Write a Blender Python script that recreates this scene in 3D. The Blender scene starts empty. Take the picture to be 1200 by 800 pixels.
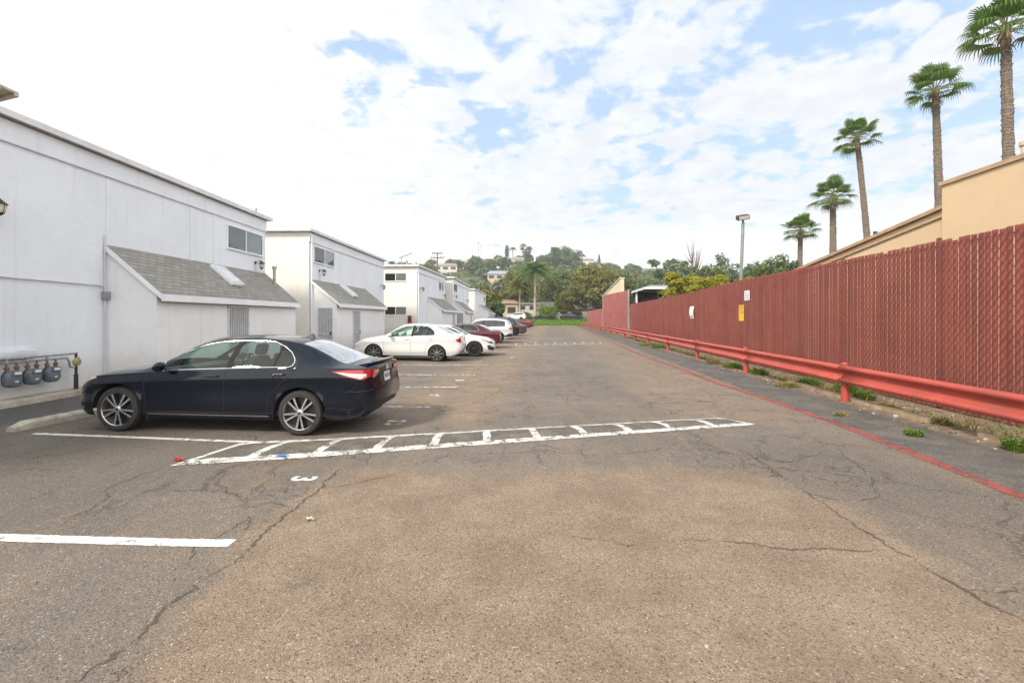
import bpy, bmesh, math, random
from mathutils import Vector, Matrix
from mathutils.bvhtree import BVHTree
from mathutils.geometry import delaunay_2d_cdt
R = math.radians
SC = bpy.context.scene
COL = SC.collection

# ------------------------------------------------------------------ camera
F_PX, HZ, CAM_H = 560.0, 372.0, 1.75
cd = bpy.data.cameras.new('camera')
cam = bpy.data.objects.new('camera', cd)
COL.objects.link(cam)
cam.location = (0, 0, CAM_H)
cam.rotation_euler = (R(90), 0, 0)
cd.sensor_width = 36.0
cd.lens = F_PX / 1200.0 * 36.0
cd.shift_y = -(400.0 - HZ) / 1200.0
cd.clip_start = 0.05
cd.clip_end = 6000
SC.camera = cam

# ------------------------------------------------------------------ world
SUN_EL, SUN_DIR = 40.0, (-0.66, -0.75)
W = bpy.data.worlds.new('World')
SC.world = W
W.use_nodes = True
wt = W.node_tree
wt.nodes.clear()


class NT:
    """small helper around a node tree"""
    def __init__(s, tree):
        s.t = tree

    def n(s, typ, ins=None, **props):
        nd = s.t.nodes.new(typ)
        for k, v in props.items():
            setattr(nd, k, v)
        for k, v in (ins or {}).items():
            s.put(nd.inputs[k], v)
        return nd

    def put(s, sock, v):
        if hasattr(v, 'is_linked') or isinstance(v, bpy.types.NodeSocket):
            s.t.links.new(v, sock)
        else:
            if isinstance(v, (tuple, list)) and len(v) == 3 and sock.type == 'RGBA':
                v = (*v, 1)
            sock.default_value = v

    def m(s, op, a, b=0.0, c=None, clamp=False):
        nd = s.n('ShaderNodeMath', operation=op, use_clamp=clamp)
        s.put(nd.inputs[0], a)
        s.put(nd.inputs[1], b)
        if c is not None:
            s.put(nd.inputs[2], c)
        return nd.outputs[0]

    def ss(s, v, a, b, lo=0.0, hi=1.0):
        nd = s.n('ShaderNodeMapRange', interpolation_type='SMOOTHSTEP')
        s.put(nd.inputs['Value'], v)
        nd.inputs['From Min'].default_value = a
        nd.inputs['From Max'].default_value = b
        nd.inputs['To Min'].default_value = lo
        nd.inputs['To Max'].default_value = hi
        return nd.outputs[0]

    def lin(s, v, a, b, lo=0.0, hi=1.0):
        nd = s.n('ShaderNodeMapRange')
        s.put(nd.inputs['Value'], v)
        nd.inputs['From Min'].default_value = a
        nd.inputs['From Max'].default_value = b
        nd.inputs['To Min'].default_value = lo
        nd.inputs['To Max'].default_value = hi
        return nd.outputs[0]

    def noise(s, vec, scale, detail=3.0, rough=0.55, dist=0.0, out='Fac'):
        nd = s.n('ShaderNodeTexNoise')
        s.put(nd.inputs['Vector'], vec)
        s.put(nd.inputs['Scale'], scale)
        nd.inputs['Detail'].default_value = detail
        nd.inputs['Roughness'].default_value = rough
        nd.inputs['Distortion'].default_value = dist
        return nd.outputs[out]

    def mix(s, f, a, b, blend='MIX'):
        nd = s.n('ShaderNodeMix', data_type='RGBA', blend_type=blend)
        s.put(nd.inputs[0], f)
        s.put(nd.inputs[6], a)
        s.put(nd.inputs[7], b)
        return nd.outputs[2]

    def xyz(s, v):
        nd = s.n('ShaderNodeSeparateXYZ')
        s.put(nd.inputs[0], v)
        return nd.outputs

    def comb(s, x, y, z):
        nd = s.n('ShaderNodeCombineXYZ')
        for i, v in enumerate((x, y, z)):
            s.put(nd.inputs[i], v)
        return nd.outputs[0]


w = NT(wt)
sky = w.n('ShaderNodeTexSky', sky_type='NISHITA', sun_disc=False)
sky.sun_elevation = R(SUN_EL)
sky.sun_rotation = math.atan2(SUN_DIR[0], SUN_DIR[1])
sky.altitude = 50
sky.air_density = 1.0
sky.dust_density = 0.6
sky.ozone_density = 1.5
tc = w.n('ShaderNodeTexCoord')
d = w.xyz(tc.outputs['Generated'])
zz = w.m('ADD', w.m('MAXIMUM', d[2], 0.0), 0.16)
px = w.m('DIVIDE', d[0], zz)
py = w.m('DIVIDE', d[1], zz)
pv = w.comb(px, py, 0.0)
big = w.noise(pv, 0.75, 5.0, 0.6, 0.3)
mid = w.noise(pv, 3.1, 9.0, 0.64, 0.35)
cel = w.n('ShaderNodeTexVoronoi', feature='SMOOTH_F1')
w.put(cel.inputs['Vector'], w.n('ShaderNodeVectorMath', {0: pv, 1: w.noise(pv, 3.0, 3, out='Color')}, operation='ADD').outputs[0])
cel.inputs['Scale'].default_value = 4.6
cel.inputs['Smoothness'].default_value = 0.6
# more cover to the left of the lot and near the horizon, torn blue gaps to the right
cov = w.m('ADD', w.m('MULTIPLY', big, 0.36), w.m('MULTIPLY', mid, 0.80))
cov = w.m('SUBTRACT', cov, w.m('MULTIPLY', w.m('SUBTRACT', cel.outputs['Distance'], 0.3), 0.30))
side = w.ss(d[0], -0.74, 0.0, 0.19, 0.008)
low = w.ss(d[2], 0.02, 0.36, 0.20, 0.0)
cov = w.m('ADD', w.m('ADD', cov, side), low)
cov = w.m('ADD', cov, w.m('MULTIPLY', w.m('SUBTRACT', w.noise(pv, 8.0, 7.0, 0.65, 0.3), 0.5), 0.30))
den = w.ss(cov, 0.425, 0.565)
shade = w.ss(cov, 0.50, 0.95)
cfine = w.noise(pv, 8.0, 6.0, 0.62, 0.2)
ccol = w.mix(shade, (4.45, 4.6, 4.8), (5.05, 5.1, 5.15))
shd2 = w.m('MULTIPLY', w.ss(w.m('ADD', w.m('MULTIPLY', cfine, 0.6), w.m('MULTIPLY', mid, 0.4)), 0.42, 0.66), w.ss(den, 0.5, 1.0))
glow = w.m('MULTIPLY', w.ss(d[0], 0.16, -0.58), 0.85)
ccol = w.mix(glow, ccol, (5.7, 5.7, 5.65))
ccol = w.mix(w.m('MULTIPLY', shd2, w.m('SUBTRACT', 0.9, w.m('MULTIPLY', glow, 0.35))), ccol, (3.85, 4.0, 4.25))
bluesky = w.mix(0.68, sky.outputs[0], (2.75, 3.75, 5.1))
ccol = w.mix(w.ss(d[2], 0.0, 0.22, 0.85, 0.0), ccol, (7.6, 7.7, 7.8))
# unseen sky behind and beside the lens, brightened to light the house walls
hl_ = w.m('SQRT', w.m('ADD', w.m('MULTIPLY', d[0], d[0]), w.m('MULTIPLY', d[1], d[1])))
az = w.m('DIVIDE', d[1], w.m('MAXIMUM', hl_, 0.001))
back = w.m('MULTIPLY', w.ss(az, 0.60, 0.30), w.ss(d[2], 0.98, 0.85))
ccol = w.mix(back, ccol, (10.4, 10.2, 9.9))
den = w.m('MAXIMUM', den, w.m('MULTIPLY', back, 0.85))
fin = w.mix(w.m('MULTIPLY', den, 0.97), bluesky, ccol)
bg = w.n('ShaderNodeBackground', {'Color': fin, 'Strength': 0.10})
wo = w.n('ShaderNodeOutputWorld')
wt.links.new(bg.outputs[0], wo.inputs[0])

# ------------------------------------------------------------------ sun behind thin cloud
sl = bpy.data.lights.new('sun', 'SUN')
sl.energy = 2.2
sl.angle = R(9)
sl.color = (1.0, 0.91, 0.78)
sun = bpy.data.objects.new('sun', sl)
COL.objects.link(sun)
_h = math.hypot(*SUN_DIR)
_v = Vector((SUN_DIR[0] / _h * math.cos(R(SUN_EL)), SUN_DIR[1] / _h * math.cos(R(SUN_EL)), math.sin(R(SUN_EL))))
sun.rotation_euler = _v.to_track_quat('Z', 'Y').to_euler()
sun.location = (-20, -25, 40)

SC.view_settings.view_transform = 'Standard'
SC.view_settings.look = 'None'
SC.view_settings.gamma = 1.0
SC.view_settings.exposure = 1.12
SC.view_settings.use_curve_mapping = False
SC.render.engine = 'CYCLES'
SC.cycles.use_denoising = True
SC.cycles.max_bounces = 8
SC.cycles.transparent_max_bounces = 16
SC.cycles.volume_bounces = 0
SC.cycles.caustics_reflective = False
SC.cycles.caustics_refractive = False

SITE = math.atan(0.0868)          # the lot runs a little to the right of the lens axis


def gz(x, y=0.0):
    """the lot rises gently towards the houses"""
    t = max(0.0, -2.6 - x)
    return 0.016 * min(t, 7.5) if t > 0 else 0.0


# ------------------------------------------------------------------ object helpers
class MB:
    def __init__(s):
        s.v, s.f, s.mi, s.sm = [], [], [], []

    def add(s, vs, fs, mi=0, smooth=False):
        o = len(s.v)
        s.v += [tuple(v) for v in vs]
        for f in fs:
            s.f.append([i + o for i in f])
            s.mi.append(mi)
            s.sm.append(smooth)

    def box(s, x0, x1, y0, y1, z0, z1, mi=0, M=None):
        vs = [(x0, y0, z0), (x1, y0, z0), (x1, y1, z0), (x0, y1, z0), (x0, y0, z1), (x1, y0, z1), (x1, y1, z1), (x0, y1, z1)]
        if M is not None:
            vs = [tuple(M @ Vector(v)) for v in vs]
        s.add(vs, [(3, 2, 1, 0), (4, 5, 6, 7), (0, 1, 5, 4), (1, 2, 6, 5), (2, 3, 7, 6), (3, 0, 4, 7)], mi)

    def bbox(s, x0, x1, y0, y1, z0, z1, b=0.01, mi=0, M=None):
        """box with chamfered edges"""
        bm = bmesh.new()
        bmesh.ops.create_cube(bm, size=1.0)
        for v in bm.verts:
            v.co = Vector(((x0 + x1) / 2 + v.co.x * (x1 - x0), (y0 + y1) / 2 + v.co.y * (y1 - y0), (z0 + z1) / 2 + v.co.z * (z1 - z0)))
        bmesh.ops.bevel(bm, geom=bm.edges[:], offset=b, segments=2, profile=0.5, affect='EDGES')
        s.bm(bm, mi, True, M)

    def bm(s, bm, mi=0, smooth=False, M=None):
        bm.verts.index_update()
        s.add([(M @ v.co if M is not None else v.co) for v in bm.verts], [[v.index for v in f.verts] for f in bm.faces], mi, smooth)
        bm.free()

    def tube(s, pts, r, n=8, mi=0, cap=True, smooth=True):
        pts = [Vector(p) for p in pts]
        rs = r if isinstance(r, (list, tuple)) else [r] * len(pts)
        vs, fs = [], []
        up = None
        for i, p in enumerate(pts):
            a = pts[max(i - 1, 0)]
            b = pts[min(i + 1, len(pts) - 1)]
            t = (b - a).normalized()
            if up is None:
                up = Vector((0, 0, 1)) if abs(t.z) < 0.9 else Vector((1, 0, 0))
            s1 = t.cross(up).normalized()
            s2 = s1.cross(t).normalized()
            up = s2
            for k in range(n):
                an = 2 * math.pi * k / n
                vs.append(p + (s1 * math.cos(an) + s2 * math.sin(an)) * rs[i])
        for i in range(len(pts) - 1):
            for k in range(n):
                fs.append((i * n + k, i * n + (k + 1) % n, (i + 1) * n + (k + 1) % n, (i + 1) * n + k))
        s.add(vs, fs, mi, smooth)
        if cap:
            s.add(vs[:n], [list(range(n))[::-1]], mi)
            s.add(vs[-n:], [list(range(n))], mi)

    def lathe(s, prof, n=32, axis='Z', mi=0, c=(0, 0, 0), closed=False):
        """prof: (radius, height) pairs"""
        vs, fs = [], []
        for (r, h) in prof:
            for k in range(n):
                a = 2 * math.pi * k / n
                x, y = r * math.cos(a), r * math.sin(a)
                p = {'Z': (x, y, h), 'Y': (x, h, y), 'X': (h, x, y)}[axis]
                vs.append((p[0] + c[0], p[1] + c[1], p[2] + c[2]))
        m = len(prof)
        for i in range(m if closed else m - 1):
            j = (i + 1) % m
            for k in range(n):
                fs.append((i * n + k, i * n + (k + 1) % n, j * n + (k + 1) % n, j * n + k))
        s.add(vs, fs, mi, True)

    def prism(s, poly, a0, a1, axis='Y', mi=0):
        """poly of 2D points extruded along an axis; (u,v) are the two other axes in order"""
        def P(u, v, a):
            return {'X': (a, u, v), 'Y': (u, a, v), 'Z': (u, v, a)}[axis]
        n = len(poly)
        vs = [P(u, v, a0) for u, v in poly] + [P(u, v, a1) for u, v in poly]
        fs = [list(range(n))[::-1], list(range(n, 2 * n))]
        fs += [(i, (i + 1) % n, n + (i + 1) % n, n + i) for i in range(n)]
        s.add(vs, fs, mi)

    def build(s, name, mats, parent=None, loc=None, rot=None, sharp=35, fix=True):
        me = bpy.data.meshes.new(name)
        me.from_pydata(s.v, [], s.f)
        for m in (mats if isinstance(mats, (list, tuple)) else [mats]):
            me.materials.append(m)
        me.polygons.foreach_set('material_index', s.mi)
        me.polygons.foreach_set('use_smooth', s.sm)
        if fix:
            bm = bmesh.new()
            bm.from_mesh(me)
            bmesh.ops.recalc_face_normals(bm, faces=bm.faces)
            bm.to_mesh(me)
            bm.free()
        if sharp and any(s.sm):
            me.set_sharp_from_angle(angle=R(sharp))
        me.update()
        o = bpy.data.objects.new(name, me)
        COL.objects.link(o)
        if parent is not None:
            o.parent = parent
        if loc is not None:
            o.location = loc
        if rot is not None:
            o.rotation_euler = rot
        return o


def tag(o, label, cat, group=None):
    o['label'] = label
    o['category'] = cat
    if group:
        o['group'] = group
    return o


def struct(o, kind='structure'):
    o['kind'] = kind
    return o


def thing(name, label, cat, loc=(0, 0, 0), rz=0.0, group=None):
    o = bpy.data.objects.new(name, None)
    o.empty_display_size = 0.2
    COL.objects.link(o)
    o.location = loc
    o.rotation_euler = (0, 0, rz)
    return tag(o, label, cat, group)


def dup(o, loc, rz=None, label=None, group=None, scale=None, parent=None):
    c = o.copy()
    COL.objects.link(c)
    if parent is None:
        c.location = loc
        if rz is not None:
            c.rotation_euler = (o.rotation_euler[0], o.rotation_euler[1], rz)
        if scale:
            c.scale = (scale,) * 3 if not isinstance(scale, tuple) else scale
        if label:
            c['label'] = label
        if group:
            c['group'] = group
    else:
        c.parent = parent
    for ch in o.children:
        dup(ch, None, parent=c)
    return c


# ------------------------------------------------------------------ materials
def new_mat(name):
    m = bpy.data.materials.new(name)
    m.use_nodes = True
    m.node_tree.nodes.clear()
    t = NT(m.node_tree)
    out = t.n('ShaderNodeOutputMaterial')
    bs = t.n('ShaderNodeBsdfPrincipled')
    m.node_tree.links.new(bs.outputs[0], out.inputs[0])
    return m, t, bs, out


def mat(name, col, rough=0.6, var=0.12, scale=3.0, bump=0.0, bscale=60.0, metal=0.0, coat=0.0, dirt=None, spec=0.5, island=0.0, spots=None):
    m, t, bs, out = new_mat(name)
    c = t.n('ShaderNodeTexCoord').outputs['Object']
    nz = t.noise(c, scale, 5, 0.6)
    lo = tuple(x * (1 - var) for x in col)
    hi = tuple(min(1, x * (1 + var)) for x in col)
    cc = t.mix(t.ss(nz, 0.3, 0.7), lo, hi)
    if dirt:
        dn = t.noise(c, scale * 0.35, 6, 0.7, 0.4)
        cc = t.mix(t.ss(dn, 0.5, 0.8, 0, dirt[1]), cc, dirt[0])
    if spots:
        sn = t.m('ADD', t.m('MULTIPLY', t.noise(c, spots[1], 6, 0.7), .65), t.m('MULTIPLY', t.noise(c, spots[1] * .13, 3), .35))
        cc = t.mix(t.ss(sn, spots[2], spots[2] + .04, 0, .85), cc, spots[0])
    if island:
        g = t.n('ShaderNodeNewGeometry').outputs['Random Per Island']
        k = t.lin(g, 0, 1, 1 - island, 1 + island)
        cc = t.mix(1.0, cc, t.comb(k, k, k), 'MULTIPLY')
    t.put(bs.inputs['Base Color'], cc)
    t.put(bs.inputs['Roughness'], t.lin(t.noise(c, scale * 2.3, 4), 0.2, 0.8, max(0.02, rough - 0.08), min(1, rough + 0.08)))
    bs.inputs['Metallic'].default_value = metal
    bs.inputs['Coat Weight'].default_value = coat
    bs.inputs['Coat Roughness'].default_value = 0.03
    bs.inputs['Specular IOR Level'].default_value = spec
    if bump:
        b = t.n('ShaderNodeBump', {'Height': t.noise(c, bscale, 4, 0.6), 'Strength': bump, 'Distance': 0.01})
        t.put(bs.inputs['Normal'], b.outputs[0])
    return m


def leaf_mat(name, dark, light, rough=0.55, transl=0.25):
    m, t, bs, out = new_mat(name)
    g = t.n('ShaderNodeNewGeometry').outputs['Random Per Island']
    c = t.n('ShaderNodeTexCoord').outputs['Object']
    nz = t.noise(c, 0.7, 3)
    f = t.m('ADD', t.m('MULTIPLY', g, 0.55), t.m('MULTIPLY', nz, 0.5), clamp=True)
    cc = t.mix(f, dark, light)
    t.put(bs.inputs['Base Color'], cc)
    bs.inputs['Roughness'].default_value = rough
    bs.inputs['Specular IOR Level'].default_value = 0.3
    tr = t.n('ShaderNodeBsdfTranslucent', {'Color': cc})
    mx = t.n('ShaderNodeMixShader', {0: transl})
    m.node_tree.links.new(bs.outputs[0], mx.inputs[1])
    m.node_tree.links.new(tr.outputs[0], mx.inputs[2])
    m.node_tree.links.new(mx.outputs[0], out.inputs[0])
    return m


def glass_mat(name, tint, ior=1.5, boost=0.0):
    """thin pane: tinted see-through plus a mirror-like reflection by Fresnel"""
    m, t, bs, out = new_mat(name)
    m.node_tree.nodes.remove(bs)
    tr = t.n('ShaderNodeBsdfTransparent', {'Color': tint})
    gl = t.n('ShaderNodeBsdfGlossy', {'Color': (1, 1, 1), 'Roughness': 0.015})
    fc = t.n('ShaderNodeLayerWeight', {'Blend': 0.5}).outputs['Facing']
    f0 = ((ior - 1) / (ior + 1)) ** 2 + boost
    mx = t.n('ShaderNodeMixShader', {0: t.m('ADD', t.m('MULTIPLY', t.m('POWER', fc, 4.0), 0.85), f0, clamp=True)})
    m.node_tree.links.new(tr.outputs[0], mx.inputs[1])
    m.node_tree.links.new(gl.outputs[0], mx.inputs[2])
    m.node_tree.links.new(mx.outputs[0], out.inputs[0])
    return m


def paint_line_mat(name, col, wear=0.5, scale=9.0, edge=True):
    """road paint worn through to the asphalt"""
    m, t, bs, out = new_mat(name)
    c = t.n('ShaderNodeTexCoord').outputs['Object']
    n1 = t.noise(c, scale, 8, 0.7)
    n2 = t.noise(c, scale * 9, 5, 0.65)
    n3 = t.noise(c, 1.3, 3, 0.6)
    k = t.m('ADD', t.m('ADD', t.m('MULTIPLY', n1, 0.5), t.m('MULTIPLY', n2, 0.25)), t.m('MULTIPLY', n3, 0.3))
    a = t.ss(k, wear - 0.045, wear + 0.045)
    if edge:
        uv = t.xyz(t.n('ShaderNodeUVMap').outputs[0])
        e = t.m('ABSOLUTE', t.m('SUBTRACT', uv[0], 0.5))
        e = t.m('ADD', e, t.m('MULTIPLY', t.m('SUBTRACT', t.noise(c, 14, 6, 0.7), 0.5), 0.28))
        a = t.m('MULTIPLY', a, t.ss(e, 0.40, 0.47, 1, 0))
    cc = t.mix(t.ss(n2, 0.35, 0.65), tuple(x * 0.86 for x in col), col)
    cc = t.mix(t.ss(t.noise(c, 3.5, 6, 0.7), 0.45, 0.8, 0, 0.45), cc, (col[0] * 0.55, col[1] * 0.5, col[2] * 0.44))
    t.put(bs.inputs['Base Color'], cc)
    bs.inputs['Roughness'].default_value = 0.75
    tr = t.n('ShaderNodeBsdfTransparent')
    mx = t.n('ShaderNodeMixShader', {0: a})
    m.node_tree.links.new(tr.outputs[0], mx.inputs[1])
    m.node_tree.links.new(bs.outputs[0], mx.inputs[2])
    m.node_tree.links.new(mx.outputs[0], out.inputs[0])
    return m

def P(px, py, z=None):
    """the point of the ground that a photo position belongs to"""
    x, y = 0.0, 10.0
    for _ in range(12):
        g = gz(x, y) if z is None else z
        y = F_PX * (CAM_H - g) / (py - HZ)
        x = (px - 600.0) / F_PX * y
    return x, y, (gz(x, y) if z is None else z)


def smooth(t):
    t = max(0.0, min(1.0, t))
    return t * t * (3 - 2 * t)


def interp(xs, ys, x):
    if x <= xs[0]:
        return ys[0]
    for i in range(len(xs) - 1):
        if x <= xs[i + 1]:
            return ys[i] + (ys[i + 1] - ys[i]) * (x - xs[i]) / (xs[i + 1] - xs[i])
    return ys[-1]


from mathutils import noise as mnoise
SKY_X = [-600, 100, 300, 460, 500, 540, 600, 650, 690, 720, 780, 860, 950, 1100, 1300, 1800]
SKY_Y = [352, 346, 336, 326, 321, 317, 313, 312, 318, 324, 328, 330, 333, 336, 342, 352]
RIDGE = 430.0
STREET_Y, STREET_Z = 108.0, 1.15


def hill_z(x, y):
    if y < 101:
        return -0.06
    if y < 125:
        return -0.06 + (STREET_Z + 0.06) * smooth((y - 104.6) / 2.2)
    pxp = 600 + F_PX * x / max(y, 60)
    zr = CAM_H + (HZ - interp(SKY_X, SKY_Y, pxp)) * RIDGE / F_PX
    t = (y - 135) / (RIDGE - 135)
    r = STREET_Z + (zr - STREET_Z) * (smooth(t) if t < 1 else 1 - 0.25 * smooth((t - 1) * 1.5))
    n = mnoise.noise(Vector((x * 0.012, y * 0.012, 0))) * 5 + mnoise.noise(Vector((x * 0.04, y * 0.04, 3))) * 1.6
    return r + n * smooth((y - 150) / 120)


# ------------------------------------------------------------------ terrain
def build_terrain():
    xs = [-900, -560] + [-420 + 14 * i for i in range(72)] + [700, 900]
    ys = [-300, -80, 0, 60, 100, 103, 104.6, 105.2, 105.7, 106.2, 106.8, 108, 116, 125] + [135 + 9 * i for i in range(52)] + [640]
    m = MB()
    vs = [(x, y, hill_z(x, y)) for y in ys for x in xs]
    nx = len(xs)
    fs = [(j * nx + i, j * nx + i + 1, (j + 1) * nx + i + 1, (j + 1) * nx + i) for j in range(len(ys) - 1) for i in range(nx - 1)]
    m.add(vs, fs, 0, True)
    mm, t, bs, out = new_mat('hillside soil and scrub')
    c = t.n('ShaderNodeTexCoord').outputs['Object']
    a = t.noise(c, 0.03, 6, 0.65)
    b = t.noise(c, 0.35, 5, 0.7)
    cc = t.mix(t.ss(a, 0.4, 0.62), (0.052, 0.075, 0.028), (0.17, 0.135, 0.075))
    cc = t.mix(t.ss(b, 0.42, 0.62), cc, (0.035, 0.055, 0.022))
    t.put(bs.inputs['Base Color'], cc)
    bs.inputs['Roughness'].default_value = 0.95
    struct(m.build('ground', mm, sharp=0))


build_terrain()


# ------------------------------------------------------------------ asphalt
def asphalt_material():
    m, t, bs, out = new_mat('old asphalt')
    c = t.n('ShaderNodeTexCoord').outputs['Object']
    X, Y, Z = t.xyz(c)
    xs = t.m('SUBTRACT', X, t.m('MULTIPLY', Y, 0.0868))
    big = t.noise(c, 0.28, 5, 0.6, 0.4)
    med = t.noise(c, 1.6, 6, 0.65, 0.2)
    wob = t.m('MULTIPLY', t.m('SUBTRACT', t.noise(c, 0.9, 6, 0.68), 0.5), 1.7)
    stre = t.noise(t.n('ShaderNodeMapping', {'Vector': c, 'Rotation': (0, 0, 0.087), 'Scale': (3.0, 0.22, 1)}).outputs[0], 1.0, 5, 0.6)
    # aggregate
    vo = t.n('ShaderNodeTexVoronoi', {'Vector': c, 'Scale': 100.0}, feature='F1')
    st = t.xyz(vo.outputs['Color'])
    vo2 = t.n('ShaderNodeTexVoronoi', {'Vector': c, 'Scale': 210.0}, feature='F1')
    st2 = t.xyz(vo2.outputs['Color'])
    gray = t.mix(t.ss(big, 0.35, 0.68), (0.132, 0.112, 0.092), (0.186, 0.158, 0.129))
    gray = t.mix(t.ss(med, 0.35, 0.72, 0, 0.5), gray, (0.100, 0.091, 0.081))
    tan = t.mix(t.ss(med, 0.3, 0.7), (0.174, 0.127, 0.089), (0.234, 0.177, 0.129))
    # where the surface has worn down to the brown stone: the driving lane near the lens and streaks further on
    xw = t.m('ADD', X, wob)
    near = t.m('MULTIPLY', t.ss(xw, -2.3, -1.7), t.ss(xw, 2.5, 3.3, 1, 0))
    near = t.m('MULTIPLY', near, t.ss(t.m('ADD', Y, wob), 4.9, 6.0, 1, 0))
    xsw = t.m('ADD', xs, wob)
    farb = t.m('MULTIPLY', t.ss(xsw, -3.6, -2.9), t.ss(xsw, -1.6, -0.6, 1, 0))
    farc = t.m('MULTIPLY', t.ss(xsw, 1.6, 2.4), t.ss(xsw, 4.2, 4.7, 1, 0))
    fary = t.ss(t.m('ADD', Y, wob), 7.4, 8.6)
    far = t.m('MULTIPLY', t.m('ADD', t.m('MULTIPLY', farb, 0.8), t.m('MULTIPLY', farc, 0.62)), fary)
    alll = t.m('ADD', t.m('ADD', near, far), t.ss(stre, 0.44, 0.72, 0, 0.5), clamp=True)
    alll = t.m('MULTIPLY', alll, t.ss(big, 0.22, 0.42, 0.55, 1.0))
    cc = t.mix(alll, gray, tan)
    # darker repaired strip along the red line, dirt at the fence foot, dark patch by the houses
    cc = t.mix(t.ss(t.m('ADD', xs, t.m('MULTIPLY', wob, 0.05)), 4.58, 4.66), cc, t.mix(t.ss(med, 0.4, 0.65), (0.088, 0.083, 0.077), (0.128, 0.118, 0.105)))
    dirtm = t.ss(t.m('ADD', xs, t.m('MULTIPLY', wob, 0.45)), 5.75, 6.15)
    cc = t.mix(dirtm, cc, t.mix(t.ss(t.noise(c, 5, 6, 0.7), 0.35, 0.7), (0.15, 0.105, 0.068), (0.29, 0.215, 0.145)))
    stall = t.m('MULTIPLY', t.ss(xw, -3.4, -4.6), 1.0)
    cc = t.mix(t.m('MULTIPLY', stall, t.ss(big, 0.3, 0.62, 0.35, 0.95)), cc, (0.116, 0.099, 0.082))
    cc = t.mix(t.ss(t.m('ADD', X, t.m('MULTIPLY', wob, 0.3)), -7.6, -8.1, 0, 0.8), cc, (0.066, 0.064, 0.064))
    # oil drips in the stalls, rusty dust
    oil = t.m('MULTIPLY', t.ss(t.noise(c, 1.15, 3, 0.5), 0.64, 0.75), t.ss(xsw, 0.5, -1.5))
    cc = t.mix(t.m('MULTIPLY', oil, 0.55), cc, (0.045, 0.04, 0.037))
    rust = t.m('MULTIPLY', t.ss(t.noise(c, 0.62, 5, 0.6, 0.6), 0.57, 0.74), t.ss(xsw, -1.0, -3.0))
    cc = t.mix(t.m('MULTIPLY', rust, 0.35), cc, (0.235, 0.15, 0.085))
    # speckle of single stones
    k = t.lin(st[0], 0, 1, 0.75, 1.25)
    k2 = t.lin(st2[0], 0, 1, 0.76, 1.24)
    kk = t.m('MULTIPLY', k, k2)
    cc = t.mix(1.0, cc, t.comb(kk, kk, kk), 'MULTIPLY')
    cc = t.mix(t.m('MULTIPLY', t.ss(st[1], 0.975, 0.99), 0.5), cc, (0.46, 0.42, 0.36))
    cc = t.mix(t.m('MULTIPLY', t.ss(st[2], 0.95, 0.97), 0.75), cc, (0.05, 0.045, 0.04))
    # hairline web of cracks in the aged grey parts
    wv = t.n('ShaderNodeVectorMath', {0: c, 1: t.n('ShaderNodeVectorMath', {0: t.noise(c, 2.2, 5, 0.65, out='Color'), 1: (0.9, 0.9, 0.0)}, operation='MULTIPLY').outputs[0]}, operation='ADD').outputs[0]
    ve = t.n('ShaderNodeTexVoronoi', {'Vector': wv, 'Scale': 1.15}, feature='DISTANCE_TO_EDGE').outputs['Distance']
    ve2 = t.n('ShaderNodeTexVoronoi', {'Vector': wv, 'Scale': 3.1}, feature='DISTANCE_TO_EDGE').outputs['Distance']
    wm = t.m('MULTIPLY', t.ss(t.noise(c, 0.42, 3, 0.5), 0.42, 0.54), t.ss(near, 0.7, 0.1))
    wm2 = t.m('MULTIPLY', t.ss(t.noise(c, 0.55, 3, 0.5, 0.3), 0.50, 0.60), t.ss(near, 0.7, 0.1))
    cr = t.m('MAXIMUM', t.m('MULTIPLY', t.ss(ve, 0.0, 0.020, 1, 0), wm), t.m('MULTIPLY', t.ss(ve2, 0.0, 0.04, 0.9, 0), wm2))
    cr = t.m('MULTIPLY', cr, t.ss(t.noise(c, 7, 3), 0.3, 0.5))
    cc = t.mix(t.m('MULTIPLY', cr, 0.75), cc, (0.048, 0.040, 0.033))
    t.put(bs.inputs['Base Color'], cc)
    t.put(bs.inputs['Roughness'], t.lin(med, 0.3, 0.7, 0.78, 0.92))
    bs.inputs['Specular IOR Level'].default_value = 0.35
    h = t.m('ADD', t.m('MULTIPLY', vo.outputs['Distance'], -0.55), t.m('MULTIPLY', vo2.outputs['Distance'], -0.25))
    h = t.m('SUBTRACT', h, t.m('MULTIPLY', cr, 1.2))
    bp = t.n('ShaderNodeBump', {'Height': h, 'Strength': 0.55, 'Distance': 0.012})
    t.put(bs.inputs['Normal'], bp.outputs[0])
    return m


M_ASPH = asphalt_material()


def build_lot():
    m = MB()
    xs = [-14.0, -10.1, -8, -6, -4, -3.2, -2.6, -1, 1, 3, 6, 9, 12, 22, 40]
    ys = [-12, -2, 2, 5, 8, 12, 16, 20, 25, 30, 36, 42, 50, 60, 70, 80, 90, 100, 104.6]
    vs = [(x, y, gz(x, y)) for y in ys for x in xs]
    nx = len(xs)
    fs = [(j * nx + i, j * nx + i + 1, (j + 1) * nx + i + 1, (j + 1) * nx + i) for j in range(len(ys) - 1) for i in range(nx - 1)]
    m.add(vs, fs, 0, True)
    struct(m.build('parking_lot', M_ASPH, sharp=0))


build_lot()

M_WHITE = paint_line_mat('worn white road paint', (0.66, 0.65, 0.61), 0.465)
M_WHITE2 = paint_line_mat('very worn white road paint', (0.66, 0.65, 0.62), 0.52)
M_RED_L = paint_line_mat('worn red road paint', (0.27, 0.068, 0.055), 0.485)


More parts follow.
